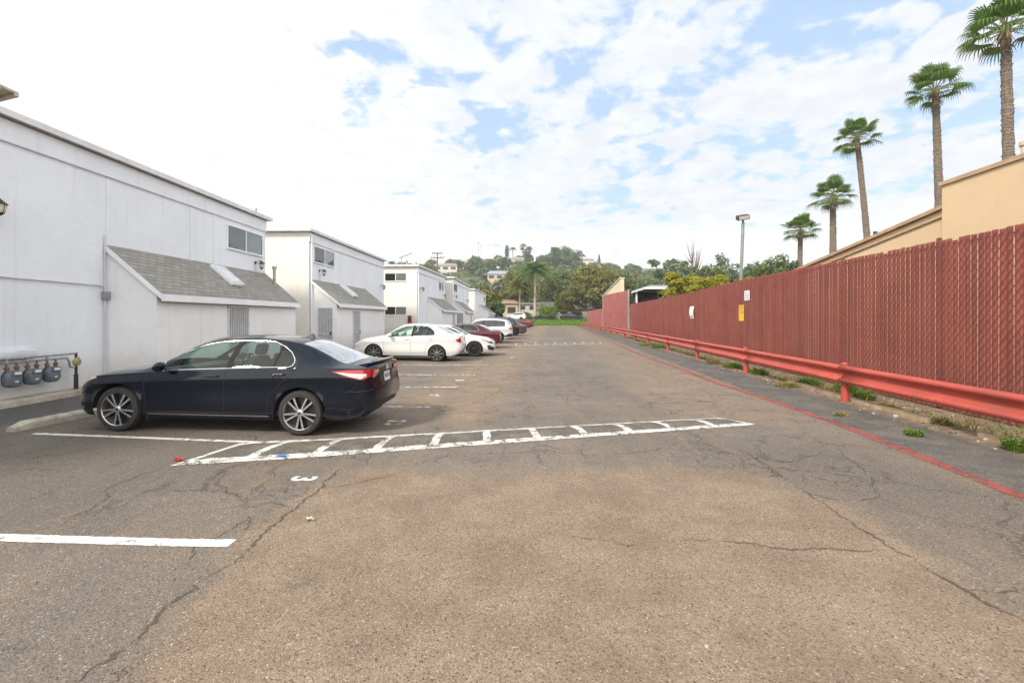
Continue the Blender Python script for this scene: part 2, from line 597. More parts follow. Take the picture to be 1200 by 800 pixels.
def ribbon(name, pts, width, material, lift=0.004, step=0.25):
    """painted strip through world points, laid on the lot; uv.x runs across"""
    path = []
    for a, b in zip(pts[:-1], pts[1:]):
        n = max(1, int((Vector(b[:2]) - Vector(a[:2])).length / step))
        for i in range(n):
            t = i / n
            path.append((a[0] + (b[0] - a[0]) * t, a[1] + (b[1] - a[1]) * t))
    path.append(tuple(pts[-1][:2]))
    vs, uvs, fs = [], [], []
    for i, p in enumerate(path):
        q0, q1 = path[max(i - 1, 0)], path[min(i + 1, len(path) - 1)]
        tx, ty = q1[0] - q0[0], q1[1] - q0[1]
        l = math.hypot(tx, ty) or 1
        nx_, ny_ = -ty / l, tx / l
        for k, s in ((0, -1), (1, 1)):
            x, y = p[0] + nx_ * s * width * 0.58, p[1] + ny_ * s * width * 0.58
            vs.append((x, y, gz(x, y) + lift))
            uvs.append((k, i / max(1, len(path) - 1)))
    for i in range(len(path) - 1):
        fs.append((2 * i, 2 * i + 1, 2 * i + 3, 2 * i + 2))
    me = bpy.data.meshes.new(name)
    me.from_pydata(vs, [], fs)
    me.materials.append(material)
    uvl = me.uv_layers.new(name='UVMap')
    for lp in me.loops:
        uvl.data[lp.index].uv = uvs[lp.vertex_index]
    o = bpy.data.objects.new(name, me)
    COL.objects.link(o)
    return struct(o)


# stall lines (photo positions of both ends)
for a, b, wd, mt in [((-420, 618), (272, 636.5), 0.12, M_WHITE), ((40, 508), (352, 520), 0.095, M_WHITE),
                     ((470, 427), (571, 427.6), 0.11, M_WHITE2), ((380, 437.5), (557, 439), 0.11, M_WHITE2),
                     ((400, 452.5), (536, 453.5), 0.11, M_WHITE2), ((440, 476), (504, 477), 0.11, M_WHITE2),
                     ((500, 411.5), (592, 412), 0.11, M_WHITE2), ((560, 404), (606, 404.2), 0.11, M_WHITE2)]:
    ribbon('stall_line', [P(*a), P(*b)], wd, mt)
red_pts = [P(1500, 703)] + [P(*q) for q in [(1200, 583), (1100, 543), (1000, 503.5), (900, 468), (839, 448.5), (800, 433), (752.7, 416.6), (720, 402), (690, 388.4), (677, 382.5)]]
ribbon('red_line', red_pts, 0.165, M_RED_L)


# painted stall numbers
def painted_number(body, px, py, size, rz, mt):
    cu = bpy.data.curves.new('painted_number', 'FONT')
    cu.body = body
    cu.size = size
    cu.offset = 0.012
    cu.align_x = 'CENTER'
    cu.align_y = 'CENTER'
    tmp = bpy.data.objects.new('tmp', cu)
    COL.objects.link(tmp)
    dg = bpy.context.evaluated_depsgraph_get()
    me = bpy.data.meshes.new_from_object(tmp.evaluated_get(dg))
    bpy.data.objects.remove(tmp)
    me.name = 'painted_number'
    me.materials.clear()
    me.materials.append(mt)
    o = bpy.data.objects.new('painted_number', me)
    COL.objects.link(o)
    x, y, z = P(px, py)
    o.location = (x, y, z + 0.005)
    o.rotation_euler = (0, math.atan(0.016) if x < -2.6 else 0, rz)
    return struct(o)


M_NUM = paint_line_mat('white number paint', (0.58, 0.57, 0.54), 0.44, edge=False)
M_NUM2 = paint_line_mat('rubbed white number paint', (0.66, 0.65, 0.62), 0.50, edge=False)
painted_number('3', 354.5, 561, 0.36, R(-90), M_NUM)
for px_, py_ in [(461, 495), (510, 464), (539, 445.5), (599, 418.6)]:
    # rubbed away: only blots of paint are left
    mb = MB()
    x, y, z = P(px_, py_)
    rr = random.Random(int(px_))
    for k in range(5):
        cx, cy = x + rr.uniform(-.15, .15), y + rr.uniform(-.16, .16)
        n = 9
        vs = [(cx + math.cos(2 * math.pi * i / n) * rr.uniform(.03, .085), cy + math.sin(2 * math.pi * i / n) * rr.uniform(.03, .1), gz(cx, cy) + 0.0045 + k * 0.0004) for i in range(n)]
        mb.add(vs, [list(range(n))])
    struct(mb.build('painted_number', M_NUM2))


# ------------------------------------------------------------------ cracks
def build_cracks():
    rr = random.Random(5)
    seams = [
        [(400, 547), (372, 575), (345, 595), (315, 620), (280, 655), (250, 672), (200, 710), (170, 735), (115, 780), (70, 812)],
        [(50, 617), (100, 600), (130, 582), (120, 575), (165, 555), (196, 549)],
        [(217, 665), (228, 642), (272, 620), (290, 605), (287, 620), (315, 618)],
        [(250, 672), (224, 660), (219, 655)],
        [(282, 585), (255, 566), (262, 556), (300, 550)],
        [(345, 595), (320, 588), (300, 594), (280, 590)],
        [(372, 575), (420, 566), (470, 553), (505, 538), (540, 531.5)],
        [(540, 531.5), (600, 531), (639, 527), (684, 534), (747, 531), (780, 525), (801, 516), (828, 521), (858, 525), (885, 533), (894, 548)],
        [(801, 523), (845, 529), (872, 533)],
        [(875, 530), (905, 550), (945, 577), (980, 602), (1025, 630), (1060, 650), (1130, 690), (1215, 735)],
        [(765, 637), (800, 631), (860, 635), (920, 643), (1000, 645), (1042, 643)],
        [(765, 637), (740, 640), (700, 631), (655, 628)],
        [(980, 522), (990, 535), (1005, 547), (1014, 552), (1030, 582), (1026, 586), (975, 585), (940, 575)],
        [(1005, 547), (985, 548), (940, 542), (900, 540)],
        [(1130, 690), (1172, 692), (1215, 688)],
        [(640, 483), (672, 480), (664, 472), (665, 461), (676, 455), (683, 450)],
        [(672, 480), (711, 487), (759, 487), (800, 487)],
        [(753, 477), (761, 473), (790, 472), (845, 470)],
        [(540, 478), (600, 476), (625, 468), (664, 466)],
        [(700, 468), (735, 463), (790, 461), (850, 458)],
        [(565, 470), (590, 455), (640, 452), (683, 450), (740, 446)],
    ]
    m = MB()
    for sidx, sm in enumerate(seams):
        pts = [P(*q) for q in sm]
        path = []
        for a, b in zip(pts[:-1], pts[1:]):
            l = math.hypot(b[0] - a[0], b[1] - a[1])
            n = max(2, int(l / 0.025))
            for i in range(n):
                t = i / n
                x, y = a[0] + (b[0] - a[0]) * t, a[1] + (b[1] - a[1]) * t
                q = Vector((x * 4, y * 4, sidx))
                amp = 0.045
                x += (mnoise.noise(q) + 0.6 * mnoise.noise(q * 3.1) + .6 * mnoise.noise(q * 7)) * amp
                y += (mnoise.noise(q + Vector((9, 3, 1))) + 0.6 * mnoise.noise(q * 3.1 + Vector((5, 3, 1))) + .6 * mnoise.noise(q * 7 + Vector((5, 3, 1)))) * amp
                path.append((x, y))
        vs, fs = [], []
        n = len(path)
        base = 0.011 if sidx in (0, 9) else 0.008
        for i, p in enumerate(path):
            q0, q1 = path[max(i - 1, 0)], path[min(i + 1, n - 1)]
            tx, ty = q1[0] - q0[0], q1[1] - q0[1]
            l = math.hypot(tx, ty) or 1
            tape = min(1, i / 6, (n - 1 - i) / 6)
            wd = max(0.0008, base * (0.55 + 1.3 * max(0, mnoise.noise(Vector((p[0] * 5, p[1] * 5, 7))) + .7 * mnoise.noise(Vector((p[0] * 21, p[1] * 21, 7))) + 0.25)) * tape)
            for s in (-1, 1):
                x, y = p[0] - ty / l * s * wd, p[1] + tx / l * s * wd
                vs.append((x, y, gz(x, y) + 0.0025))
        for i in range(n - 1):
            fs.append((2 * i, 2 * i + 1, 2 * i + 3, 2 * i + 2))
        m.add(vs, fs)
    struct(m.build('asphalt_cracks', paint_line_mat('crack filled with dirt', (0.080, 0.064, 0.048), 0.52, 16.0, edge=False), sharp=0))
    # loose grit and dark pebbles
    g = MB()
    def grit(x, y, r, lift=0.0):
        n = 6
        z = gz(x, y) + lift
        top = [(x + math.cos(k / n * 6.283 + rr.random()) * r * rr.uniform(.5, .9), y + math.sin(k / n * 6.283) * r * rr.uniform(.5, .9), z + r * rr.uniform(.45, .8)) for k in range(n)]
        bot = [(x + math.cos(k / n * 6.283) * r, y + math.sin(k / n * 6.283) * r, z - 0.002) for k in range(n)]
        g.add(bot + top, [list(range(n, 2 * n))] + [(k, (k + 1) % n, n + (k + 1) % n, n + k) for k in range(n)], rr.choice((0, 0, 1)))
    for _ in range(520):
        y = 2.3 + 9 * rr.random() ** 1.6
        x = rr.uniform(-1.15, 1.15) * y
        if -8 < x < 5.4 + 0.087 * y:
            grit(x, y, rr.uniform(.002, .007))
    for px_, py_, r in [(772, 695, .014), (756, 721, .010), (828, 757, .013), (630, 765, .009), (362, 610, .012), (230, 690, .012), (702, 607, .009), (118, 690, .010), (636, 670, .008)]:
        grit(*P(px_, py_)[:2], r)
    for _ in range(1500):
        y = rr.uniform(5.0, 34)
        xs_ = rr.uniform(5.75, 7.25)
        grit(xs_ + 0.0868 * y, y, rr.uniform(.005, .022) * (1 if rr.random() < .9 else 1.8))
    struct(g.build('gravel', [mat('dark grit', (0.075, 0.068, 0.06), 0.9, 0.4), mat('pale grit', (0.33, 0.29, 0.23), 0.9, 0.3)], sharp=0), 'stuff')


build_cracks()


# ------------------------------------------------------------------ speed bumps
def bump_material(name, length, bars, worn):
    m, t, bs, out = new_mat(name)
    c = t.n('ShaderNodeTexCoord').outputs['Object']
    uv = t.xyz(t.n('ShaderNodeUVMap').outputs[0])
    wob = t.m('SUBTRACT', t.noise(c, 9, 6, 0.7), 0.5)
    u = t.m('ADD', t.m('MULTIPLY', uv[0], length), t.m('MULTIPLY', wob, 0.05))
    v = t.m('ADD', uv[1], t.m('MULTIPLY', wob, 0.09))
    pitch = length / bars
    fr = t.m('ABSOLUTE', t.m('SUBTRACT', t.m('FRACT', t.m('DIVIDE', t.m('ADD', u, pitch * 0.5), pitch)), 0.5))
    bar = t.ss(fr, 0.068, 0.085, 1, 0)
    front = t.ss(v, 0.15, 0.175, 1, 0)
    back = t.ss(v, 0.80, 0.82)
    e0 = t.ss(u, 0.10, 0.115, 1, 0)
    e1 = t.ss(u, length - 0.135, length - 0.12)
    mk = t.m('MAXIMUM', t.m('MAXIMUM', bar, front), t.m('MAXIMUM', back, t.m('MAXIMUM', e0, e1)))
    wn = t.m('ADD', t.m('MULTIPLY', t.noise(c, 6, 8, 0.72), 0.6), t.m('MULTIPLY', t.noise(c, 60, 4, 0.6), 0.4))
    mk = t.m('MULTIPLY', mk, t.ss(wn, worn - 0.03, worn + 0.03))
    vo = t.n('ShaderNodeTexVoronoi', {'Vector': c, 'Scale': 70.0}, feature='F1')
    k = t.lin(t.xyz(vo.outputs['Color'])[0], 0, 1, 0.65, 1.35)
    a = t.mix(t.ss(t.noise(c, 3, 5, 0.65), 0.35, 0.7), (0.085, 0.074, 0.062), (0.145, 0.124, 0.10))
    a = t.mix(1.0, a, t.comb(k, k, k), 'MULTIPLY')
    p = t.mix(t.ss(t.noise(c, 4, 7, 0.7), 0.4, 0.75), (0.66, 0.65, 0.61), (0.46, 0.43, 0.37))
    t.put(bs.inputs['Base Color'], t.mix(mk, a, p))
    bs.inputs['Roughness'].default_value = 0.82
    bp = t.n('ShaderNodeBump', {'Height': t.m('SUBTRACT', t.m('MULTIPLY', mk, 0.3), vo.outputs['Distance']), 'Strength': 0.5, 'Distance': 0.01})
    t.put(bs.inputs['Normal'], bp.outputs[0])
    return m


def speed_bump(name, label, A, B, C_, D, height, bars, worn):
    """A,B near edge left,right; D,C_ far edge left,right"""
    A, B, C_, D = [Vector(q[:2]) for q in (A, B, C_, D)]
    L = (B - A).length
    nu, nv = 120, 14
    o = (A + B + C_ + D) / 4
    vs, uvs, fs = [], [], []
    for i in range(nu + 1):
        u = i / nu
        for j in range(nv + 1):
            v = j / nv
            p = (A * (1 - u) + B * u) * (1 - v) + (D * (1 - u) + C_ * u) * v
            endt = smooth(min(u, 1 - u) * L / 0.30)
            h = height * (math.sin(math.pi * v) ** 1.3) * endt
            h *= 1 + 0.12 * mnoise.noise(Vector((p.x * 1.7, p.y * 1.7, 2)))
            vs.append((p.x - o.x, p.y - o.y, gz(p.x, p.y) + 0.006 + h))
            uvs.append((u, v))
    for i in range(nu):
        for j in range(nv):
            a = i * (nv + 1) + j
            fs.append((a, a + nv + 1, a + nv + 2, a + 1))
    me = bpy.data.meshes.new(name)
    me.from_pydata(vs, [], fs)
    me.polygons.foreach_set('use_smooth', [True] * len(fs))
    uvl = me.uv_layers.new(name='UVMap')
    for lp in me.loops:
        uvl.data[lp.index].uv = uvs[lp.vertex_index]
    me.materials.append(bump_material(name + ' paint', L, bars, worn))
    ob = bpy.data.objects.new(name, me)
    COL.objects.link(ob)
    ob.location = (o.x, o.y, 0)
    return tag(ob, label, 'speed bump')


speed_bump('speed_bump', 'long asphalt speed bump with white painted bars crossing the lane beside the dark sedan',
           P(199, 546), P(888, 497.5), P(842, 489.5), P(286, 518), 0.040, 11, 0.475)
speed_bump('speed_bump', 'distant speed bump with worn white bars crossing the lane beside the white SUV',
           P(604, 405), P(706, 402.5), P(703, 400.2), P(604, 402.4), 0.04, 9, 0.515)

# ------------------------------------------------------------------ white houses
def stucco_material(name, col, brick=False, bump=0.35, dirt=0.55):
    m, t, bs, out = new_mat(name)
    c = t.n('ShaderNodeTexCoord').outputs['Object']
    X, Y, Z = t.xyz(c)
    n1 = t.noise(c, 0.5, 5, 0.65)
    n2 = t.noise(c, 3.0, 6, 0.7)
    cc = t.mix(t.ss(n1, 0.35, 0.7), tuple(x * 0.93 for x in col), col)
    cc = t.mix(t.ss(n2, 0.5, 0.75, 0, 0.45), cc, tuple(x * 0.84 for x in col))
    # splash dirt near the ground and thin run-off streaks
    low = t.ss(t.m('ADD', Z, t.m('MULTIPLY', t.m('SUBTRACT', n2, 0.5), 0.8)), 0.15, 1.2, dirt, 0)
    cc = t.mix(low, cc, (0.42, 0.39, 0.34))
    sv = t.n('ShaderNodeMapping', {'Vector': c, 'Scale': (5, 5, 0.22)}).outputs[0]
    st = t.noise(sv, 1.0, 5, 0.65)
    cc = t.mix(t.ss(st, 0.54, 0.78, 0, 0.42), cc, (0.50, 0.485, 0.46))
    t.put(bs.inputs['Base Color'], cc)
    bs.inputs['Roughness'].default_value = 0.88
    h = t.m('ADD', t.noise(c, 70, 4, 0.6), t.m('MULTIPLY', t.noise(c, 9, 4, 0.6), 0.8))
    if brick:
        uv = t.comb(Y, Z, 0.0)
        br = t.n('ShaderNodeTexBrick', {'Vector': uv, 'Scale': 1.0})
        br.inputs['Brick Width'].default_value = 0.40
        br.inputs['Row Height'].default_value = 0.20
        br.inputs['Mortar Size'].default_value = 0.008
        br.inputs['Mortar Smooth'].default_value = 0.6
        h = t.m('SUBTRACT', h, t.m('MULTIPLY', br.outputs['Fac'], 0.55))
    bp = t.n('ShaderNodeBump', {'Height': h, 'Strength': bump, 'Distance': 0.012})
    t.put(bs.inputs['Normal'], bp.outputs[0])
    return m


M_STUC = stucco_material('shade blue white block wall', (0.735, 0.775, 0.83), True)  # white block of the lane side, blue of its shade put into the colour
M_STUC2 = stucco_material('sunlit warm white stucco', (0.72, 0.70, 0.66))  # white stucco of the end walls, warm sunlight put into the colour
M_TRIM = mat('white painted wood trim', (0.76, 0.785, 0.82), 0.6, 0.06, 2.0, 0.1, 90)
M_FASC = mat('grey roof edge metal', (0.62, 0.63, 0.64), 0.5, 0.1, 3.0)
M_ROOF = mat('flat roof gravel', (0.42, 0.41, 0.39), 0.9, 0.15, 8, 0.4, 40)
M_GLASSD = glass_mat('dark window pane', (0.10, 0.11, 0.12), 1.55, 0.03)
M_GLASSL = glass_mat('clear window pane', (0.75, 0.8, 0.8), 1.5, 0.02)
M_BLIND = mat('closed beige blind', (0.42, 0.37, 0.28), 0.8, 0.1, 5)
M_BLINDG = mat('grey curtain', (0.34, 0.35, 0.37), 0.8, 0.1, 5)
M_DARK = mat('dark room behind window', (0.035, 0.033, 0.032), 0.9, 0.2)
M_GRILL = mat('painted steel bars', (0.58, 0.59, 0.61), 0.5, 0.1, 6)
M_BLACKM = mat('black painted metal', (0.022, 0.021, 0.02), 0.45, 0.2, 8)
M_GALV = mat('galvanised pipe', (0.33, 0.34, 0.35), 0.42, 0.2, 9, metal=0.6)
M_CONC = mat('weathered concrete', (0.36, 0.32, 0.26), 0.92, 0.22, 4, 0.5, 50, dirt=((0.16, 0.13, 0.10), 0.6))
M_RUST = mat('rusty pipe', (0.16, 0.09, 0.055), 0.85, 0.35, 14, 0.3)


def shingle_material():
    m, t, bs, out = new_mat('grey asphalt shingles')
    c = t.n('ShaderNodeTexCoord').outputs['Object']
    X, Y, Z = t.xyz(c)
    uv = t.comb(Y, t.m('MULTIPLY', X, 1.35), 0.0)
    br = t.n('ShaderNodeTexBrick', {'Vector': uv, 'Scale': 1.0, 'Color1': (0.30, 0.29, 0.265, 1), 'Color2': (0.215, 0.21, 0.195, 1), 'Mortar': (0.10, 0.10, 0.095, 1)})
    br.inputs['Brick Width'].default_value = 0.30
    br.inputs['Row Height'].default_value = 0.145
    br.inputs['Mortar Size'].default_value = 0.012
    br.inputs['Mortar Smooth'].default_value = 0.4
    br.inputs['Bias'].default_value = -0.1
    n = t.noise(c, 2.0, 6, 0.7)
    n2 = t.noise(c, 130, 3, 0.6)
    cc = t.mix(t.ss(n, 0.35, 0.75, 0, 0.4), br.outputs['Color'], (0.26, 0.235, 0.19))
    k = t.lin(n2, 0.25, 0.75, 0.75, 1.25)
    cc = t.mix(1.0, cc, t.comb(k, k, k), 'MULTIPLY')
    t.put(bs.inputs['Base Color'], cc)
    bs.inputs['Roughness'].default_value = 0.92
    bp = t.n('ShaderNodeBump', {'Height': t.m('SUBTRACT', t.m('MULTIPLY', n2, 0.3), br.outputs['Fac']), 'Strength': 0.6, 'Distance': 0.012})
    t.put(bs.inputs['Normal'], bp.outputs[0])
    return m


M_SHIN = shingle_material()


def window(parent, axis, a0, a1, z0, z1, face, panes, mats, white=True):
    """sliding window: axis 'y' = in the lane wall (faces +x), axis 'x' = in the end wall (faces -y).
    The frame is a part, panes are its sub-parts."""
    f = MB()

    def bx(mb, u0, u1, w0, w1, d0, d1):
        if axis == 'y':
            mb.box(face + d0, face + d1, u0, u1, w0, w1)
        else:
            mb.box(u0, u1, face - d1, face - d0, w0, w1)
    t = 0.055
    bx(f, a0 - t, a1 + t, z1, z1 + t, 0.001, 0.045)
    bx(f, a0 - t, a1 + t, z0 - t, z0, 0.001, 0.06)
    bx(f, a0 - t, a0, z0, z1, 0.001, 0.045)
    bx(f, a1, a1 + t, z0, z1, 0.001, 0.045)
    mid = (a0 + a1) / 2
    bx(f, mid - 0.022, mid + 0.022, z0, z1, 0.001, 0.04)
    fo = f.build('window', M_TRIM, parent)
    for k, (u0, u1) in enumerate(((a0, mid - 0.022), (mid + 0.022, a1))):
        p = MB()
        bx(p, u0, u1, z0, z1, 0.002, 0.006)
        p.build('blind', mats[k], fo)
        g = MB()
        bx(g, u0, u1, z0, z1, 0.018, 0.022)
        g.build('pane', M_GLASSL if mats[k] is not M_DARK else M_GLASSD, fo)
    return fo


def barred_door(parent, axis, a0, a1, z1, face):
    d_ = MB()

    def bx(mb, u0, u1, w0, w1, d0, d1, mi=0):
        if axis == 'y':
            mb.box(face + d0, face + d1, u0, u1, w0, w1, mi)
        else:
            mb.box(u0, u1, face - d1, face - d0, w0, w1, mi)
    bx(d_, a0 + .04, a1 - .04, 0.05, z1 - .04, 0.003, 0.012, 1)
    for (u0, u1, w0, w1) in ((a0, a0 + .04, .05, z1), (a1 - .04, a1, .05, z1), (a0 + .04, a1 - .04, z1 - .04, z1), (a0 + .04, a1 - .04, 1.0, 1.04)):
        bx(d_, u0, u1, w0, w1, 0.002, 0.05)
    n = 9
    for i in range(1, n):
        u = a0 + .04 + (a1 - a0 - .08) * i / n
        bx(d_, u - .011, u + .011, .05, z1 - .04, 0.022, 0.044)
    dd = d_.build('door', [M_GRILL, mat('grey door leaf', (0.34, 0.345, 0.36), 0.6, 0.1)], parent)
    h = MB()
    u = a1 - .10
    bx(h, u - .03, u + .03, .98, 1.12, 0.05, 0.075)
    h.build('handle', M_BLACKM, dd)


def house(label, near, far_, H, lean, wins, width=9.0, group='white two-storey houses', frieze=True, battens=(), mats=None):
    X0, Y0 = near
    X1, Y1 = far_
    th = math.atan2(X1 - X0, Y1 - Y0)
    L = math.hypot(X1 - X0, Y1 - Y0)
    root = thing('white_house', label, 'house', (X0, Y0, 0), -th, group)
    # walls: lane wall block coloured bluish as shade, end walls stucco coloured warm as sunlit
    m = MB()
    z0 = -0.1
    m.add([(0, 0, z0), (0, L, z0), (0, L, H), (0, 0, H)], [(0, 1, 2, 3)], 0)
    m.add([(-width, 0, z0), (0, 0, z0), (0, 0, H), (-width, 0, H)], [(0, 1, 2, 3)], 1)
    m.add([(-width, L, z0), (0, L, z0), (0, L, H), (-width, L, H)], [(3, 2, 1, 0)], 1)
    m.add([(-width, 0, z0), (-width, L, z0), (-width, L, H), (-width, 0, H)], [(3, 2, 1, 0)], 1)
    m.add([(-width, 0, H), (0, 0, H), (0, L, H), (-width, L, H)], [(0, 1, 2, 3)], 1)
    m.build('wall', [M_STUC, M_STUC2], root, fix=False)
    r = MB()
    r.bbox(-width - .2, 0.16, -0.20, L + .20, H + .004, H + .12, .012, 0)
    ro = r.build('roof', M_ROOF, root)
    e = MB()
    e.box(0.162, 0.185, -0.22, L + .22, H + .0, H + .125)
    e.box(-width - .2, 0.16, -0.225, -0.203, H + .0, H + .125)
    e.build('roof_edge', M_FASC, ro)
    f = MB()
    f.box(0.002, 0.045, 0.0, L, H - .42, H - .03)
    f.box(0.002, 0.05, 0.0, L, H - .445, H - .425)
    for b in battens:
        f.box(0.003, 0.014, b - .06, b + .06, 0.15, H - .46)
    f.build('frieze_board', M_STUC, root)
    g = MB()
    g.tube([(0.09, 0.10, 0.1), (0.09, 0.10, H - .1)], 0.035, 8)
    g.build('downspout', M_TRIM, root)
    # lean-to
    y0, y1, dep, zt, ze, door, sidedoor, skyl = lean
    lm = MB()
    lm.add([(0, y0, z0), (dep, y0, z0), (dep, y0, ze - .12), (0, y0, zt - .1)], [(0, 1, 2, 3)], 1)
    lm.add([(0, y1, z0), (dep, y1, z0), (dep, y1, ze - .12), (0, y1, zt - .1)], [(3, 2, 1, 0)], 1)
    lm.add([(dep, y0, z0), (dep, y1, z0), (dep, y1, ze - .12), (dep, y0, ze - .12)], [(0, 1, 2, 3)], 0)
    lo = lm.build('lean_to', [M_STUC3, M_STUC3], root, fix=False)
    k = (zt - ze) / dep
    ov = 0.14
    rm = MB()
    rm.add([(0.003, y0 - .04, zt), (dep + ov, y0 - .04, ze - k * ov), (dep + ov, y1 + .04, ze - k * ov), (0.003, y1 + .04, zt),
            (0.003, y0 - .04, zt - .07), (dep + ov, y0 - .04, ze - k * ov - .07), (dep + ov, y1 + .04, ze - k * ov - .07), (0.003, y1 + .04, zt - .07)],
           [(0, 1, 2, 3), (7, 6, 5, 4), (0, 4, 5, 1), (1, 5, 6, 2), (2, 6, 7, 3), (3, 7, 4, 0)])
    rm.build('roof', M_SHIN, lo)
    fm = MB()
    zf = ze - k * ov
    fm.box(dep + ov + .002, dep + ov + .03, y0 - .045, y1 + .045, zf - .18, zf - .012)
    # barge boards along the slope
    for yy in (y0 - .066, y1 + .044):
        fm.add([(0.004, yy, zt - .005), (dep + ov, yy, zf - .005), (dep + ov, yy, zf - .13), (0.004, yy, zt - .13),
                (0.004, yy + .022, zt - .005), (dep + ov, yy + .022, zf - .005), (dep + ov, yy + .022, zf - .13), (0.004, yy + .022, zt - .13)],
               [(0, 1, 2, 3), (7, 6, 5, 4), (0, 4, 5, 1), (1, 5, 6, 2), (2, 6, 7, 3), (3, 7, 4, 0)])
    fm.build('fascia', M_TRIM, lo)
    if door:
        barred_door(lo, 'y', door[0], door[1], 2.1, dep)
    if sidedoor:
        barred_door(lo, 'x', sidedoor[0], sidedoor[1], 2.2, y0)
    if skyl:
        sm = MB()
        ys = skyl
        A = Vector((0.16, ys, zt - k * .16 + .012))
        B = Vector((0.86, ys, zt - k * .86 + .012))
        up = Vector((k, 0, 1)).normalized()
        Mx = Matrix((((B - A).normalized()), Vector((0, 1, 0)), up)).transposed().to_4x4()
        Mx.translation = A
        ln = (B - A).length
        sm.bbox(0, ln, -0.33, 0.33, 0, 0.10, 0.012, 0, Mx)
        so = sm.build('skylight', M_TRIM, lo)
        pm = MB()
        pm.bbox(.05, ln - .05, -.28, .28, .102, .13, .012, 0, Mx)
        pm.build('pane', mat('frosted skylight dome', (0.62, 0.65, 0.68), 0.25, 0.05), so)
    for wdef in wins:
        window(root, *wdef)
    return root


M_STUC3 = stucco_material('grey white stucco', (0.785, 0.79, 0.80), False, 0.4, 0.6)
WBD = (mat('dark insect screen', (0.10, 0.10, 0.105), 0.7, 0.15, 4), M_BLINDG)
h1 = house('nearest white two-storey house at left with a shingled lean-to behind the dark sedan', (-9.6, 1.0), (-9.6, 18.6), 5.52,
           (10.3, 17.55, 1.2, 3.47, 2.44, (13.1, 14.2), None, 14.2),
           [('y', 15.1, 17.3, 4.12, 4.86, 0.0, 2, WBD)], battens=(6.35, 10.35, 13.3, 16.0 - 1.6))
h2 = house('second white two-storey house from the left with barred doors on its lean-to', (-9.02, 21.2), (-8.72, 32.5), 5.56,
           (0.15, 7.4, 1.2, 3.47, 2.50, (2.1, 3.1), (0.36, 1.04), 3.4),
           [('y', 0.5, 2.75, 4.3, 4.98, 0.0, 2, (M_DARK, M_BLINDG))], battens=(3.6, 6.4, 9.0))
h3 = house('white house with two windows in its end wall behind the white sedan', (-7.1, 35.7), (-6.4, 45.5), 5.56,
           (3.1, 9.7, 1.2, 3.45, 2.50, (7.5, 8.5), None, None),
           [('x', -2.42, -0.82, 4.50, 5.05, 0.0, 2, (M_DARK, M_BLIND)), ('x', -2.42, -0.82, 1.98, 2.55, 0.0, 2, (M_DARK, M_BLIND)), ('y', 7.2, 9.2, 4.3, 4.95, 0.0, 2, (M_DARK, M_BLIND))], battens=(3.0, 6.0))
h4 = house('fourth white house along the row with a small dark upper window near its front corner', (-5.75, 46.2), (-5.35, 58.8), 5.56,
           (0.4, 7.4, 1.2, 3.45, 2.50, (4.6, 5.6), (0.3, 1.0), None),
           [('y', 0.7, 2.7, 4.4, 5.05, 0.0, 2, (M_DARK, M_DARK))], battens=(4.0, 8.0))
h5 = house('farthest white house at the end of the row beside the leafy tree', (-4.9, 62.0), (-4.2, 76.0), 5.35,
           (4.5, 13.0, 1.5, 3.6, 2.50, (7.5, 8.5), None, None),
           [('x', -2.4, -0.8, 4.4, 5.0, 0.0, 2, (M_DARK, M_BLIND)), ('y', 11.0, 12.8, 4.3, 4.95, 0.0, 2, (M_DARK, M_DARK))], battens=(4.0, 8.0))

# extra fittings of the nearest house
cm = MB()
cm.tube([(0.035, 1.0, 2.56), (0.035, 10.1, 2.50), (0.05, 10.22, 2.44), (0.05, 10.22, 0.2)], 0.016, 8)
cm.tube([(0.04, 10.22, 2.44), (0.04, 10.22, 3.7)], 0.014, 8)
cm.build('conduit', mat('painted conduit', (0.55, 0.57, 0.60), 0.5, 0.1), h1)
jb = MB()
jb.bbox(0.03, 0.12, 10.15, 10.29, 2.18, 2.36, .008)
jb.build('junction_box', M_GALV, h1)
vp = MB()
vp.tube([(0.55, 17.2, 2.9), (0.55, 17.2, 3.62)], 0.05, 12)
vp.lathe([(0.0, 3.70), (0.085, 3.69), (0.085, 3.60), (0.055, 3.60)], 14, c=(0.55, 17.2, 0))
vp.build('vent_pipe', M_GALV, h1)
# tilted tan awning panel standing on the roof at the left picture edge
aw = MB()
Mx = Matrix.Translation((-0.75, 7.6, 6.0)) @ Matrix.Rotation(R(-14), 4, 'Y')
aw.box(-1.5, 0.62, -1.9, 0.85, 0, 0.05, 0, Mx)
for i in range(9):
    aw.box(-1.5, 0.62, -1.88 + i * .33, -1.80 + i * .33, -0.055, -0.002, 0, Mx)
for px_ in (-1.2, .3):
    for py_ in (-1.6, .6):
        aw.box(px_ - .03, px_ + .03, py_ - .03, py_ + .03, -0.45 - px_ * .25, -0.03, 0, Mx)
ao = aw.build('roof_panel', mat('tan wooden roof panel', (0.40, 0.34, 0.25), 0.7, 0.15, 4), None, (-9.6, 1.0, 0))
tag(ao, 'tan tilted panel with battens on the roof of the nearest white house', 'panel')

# concrete walk along the nearest house
wk = MB()
wk.bbox(-9.60, -9.16, -3, 18.5, 0.0, 0.215, 0.02)
struct(wk.build('walkway', M_CONC))
wk2 = MB()
wk2.bbox(-9.0, -8.3, 18.9, 33, -0.1, 0.13, 0.02)
struct(wk2.build('walkway', M_CONC))


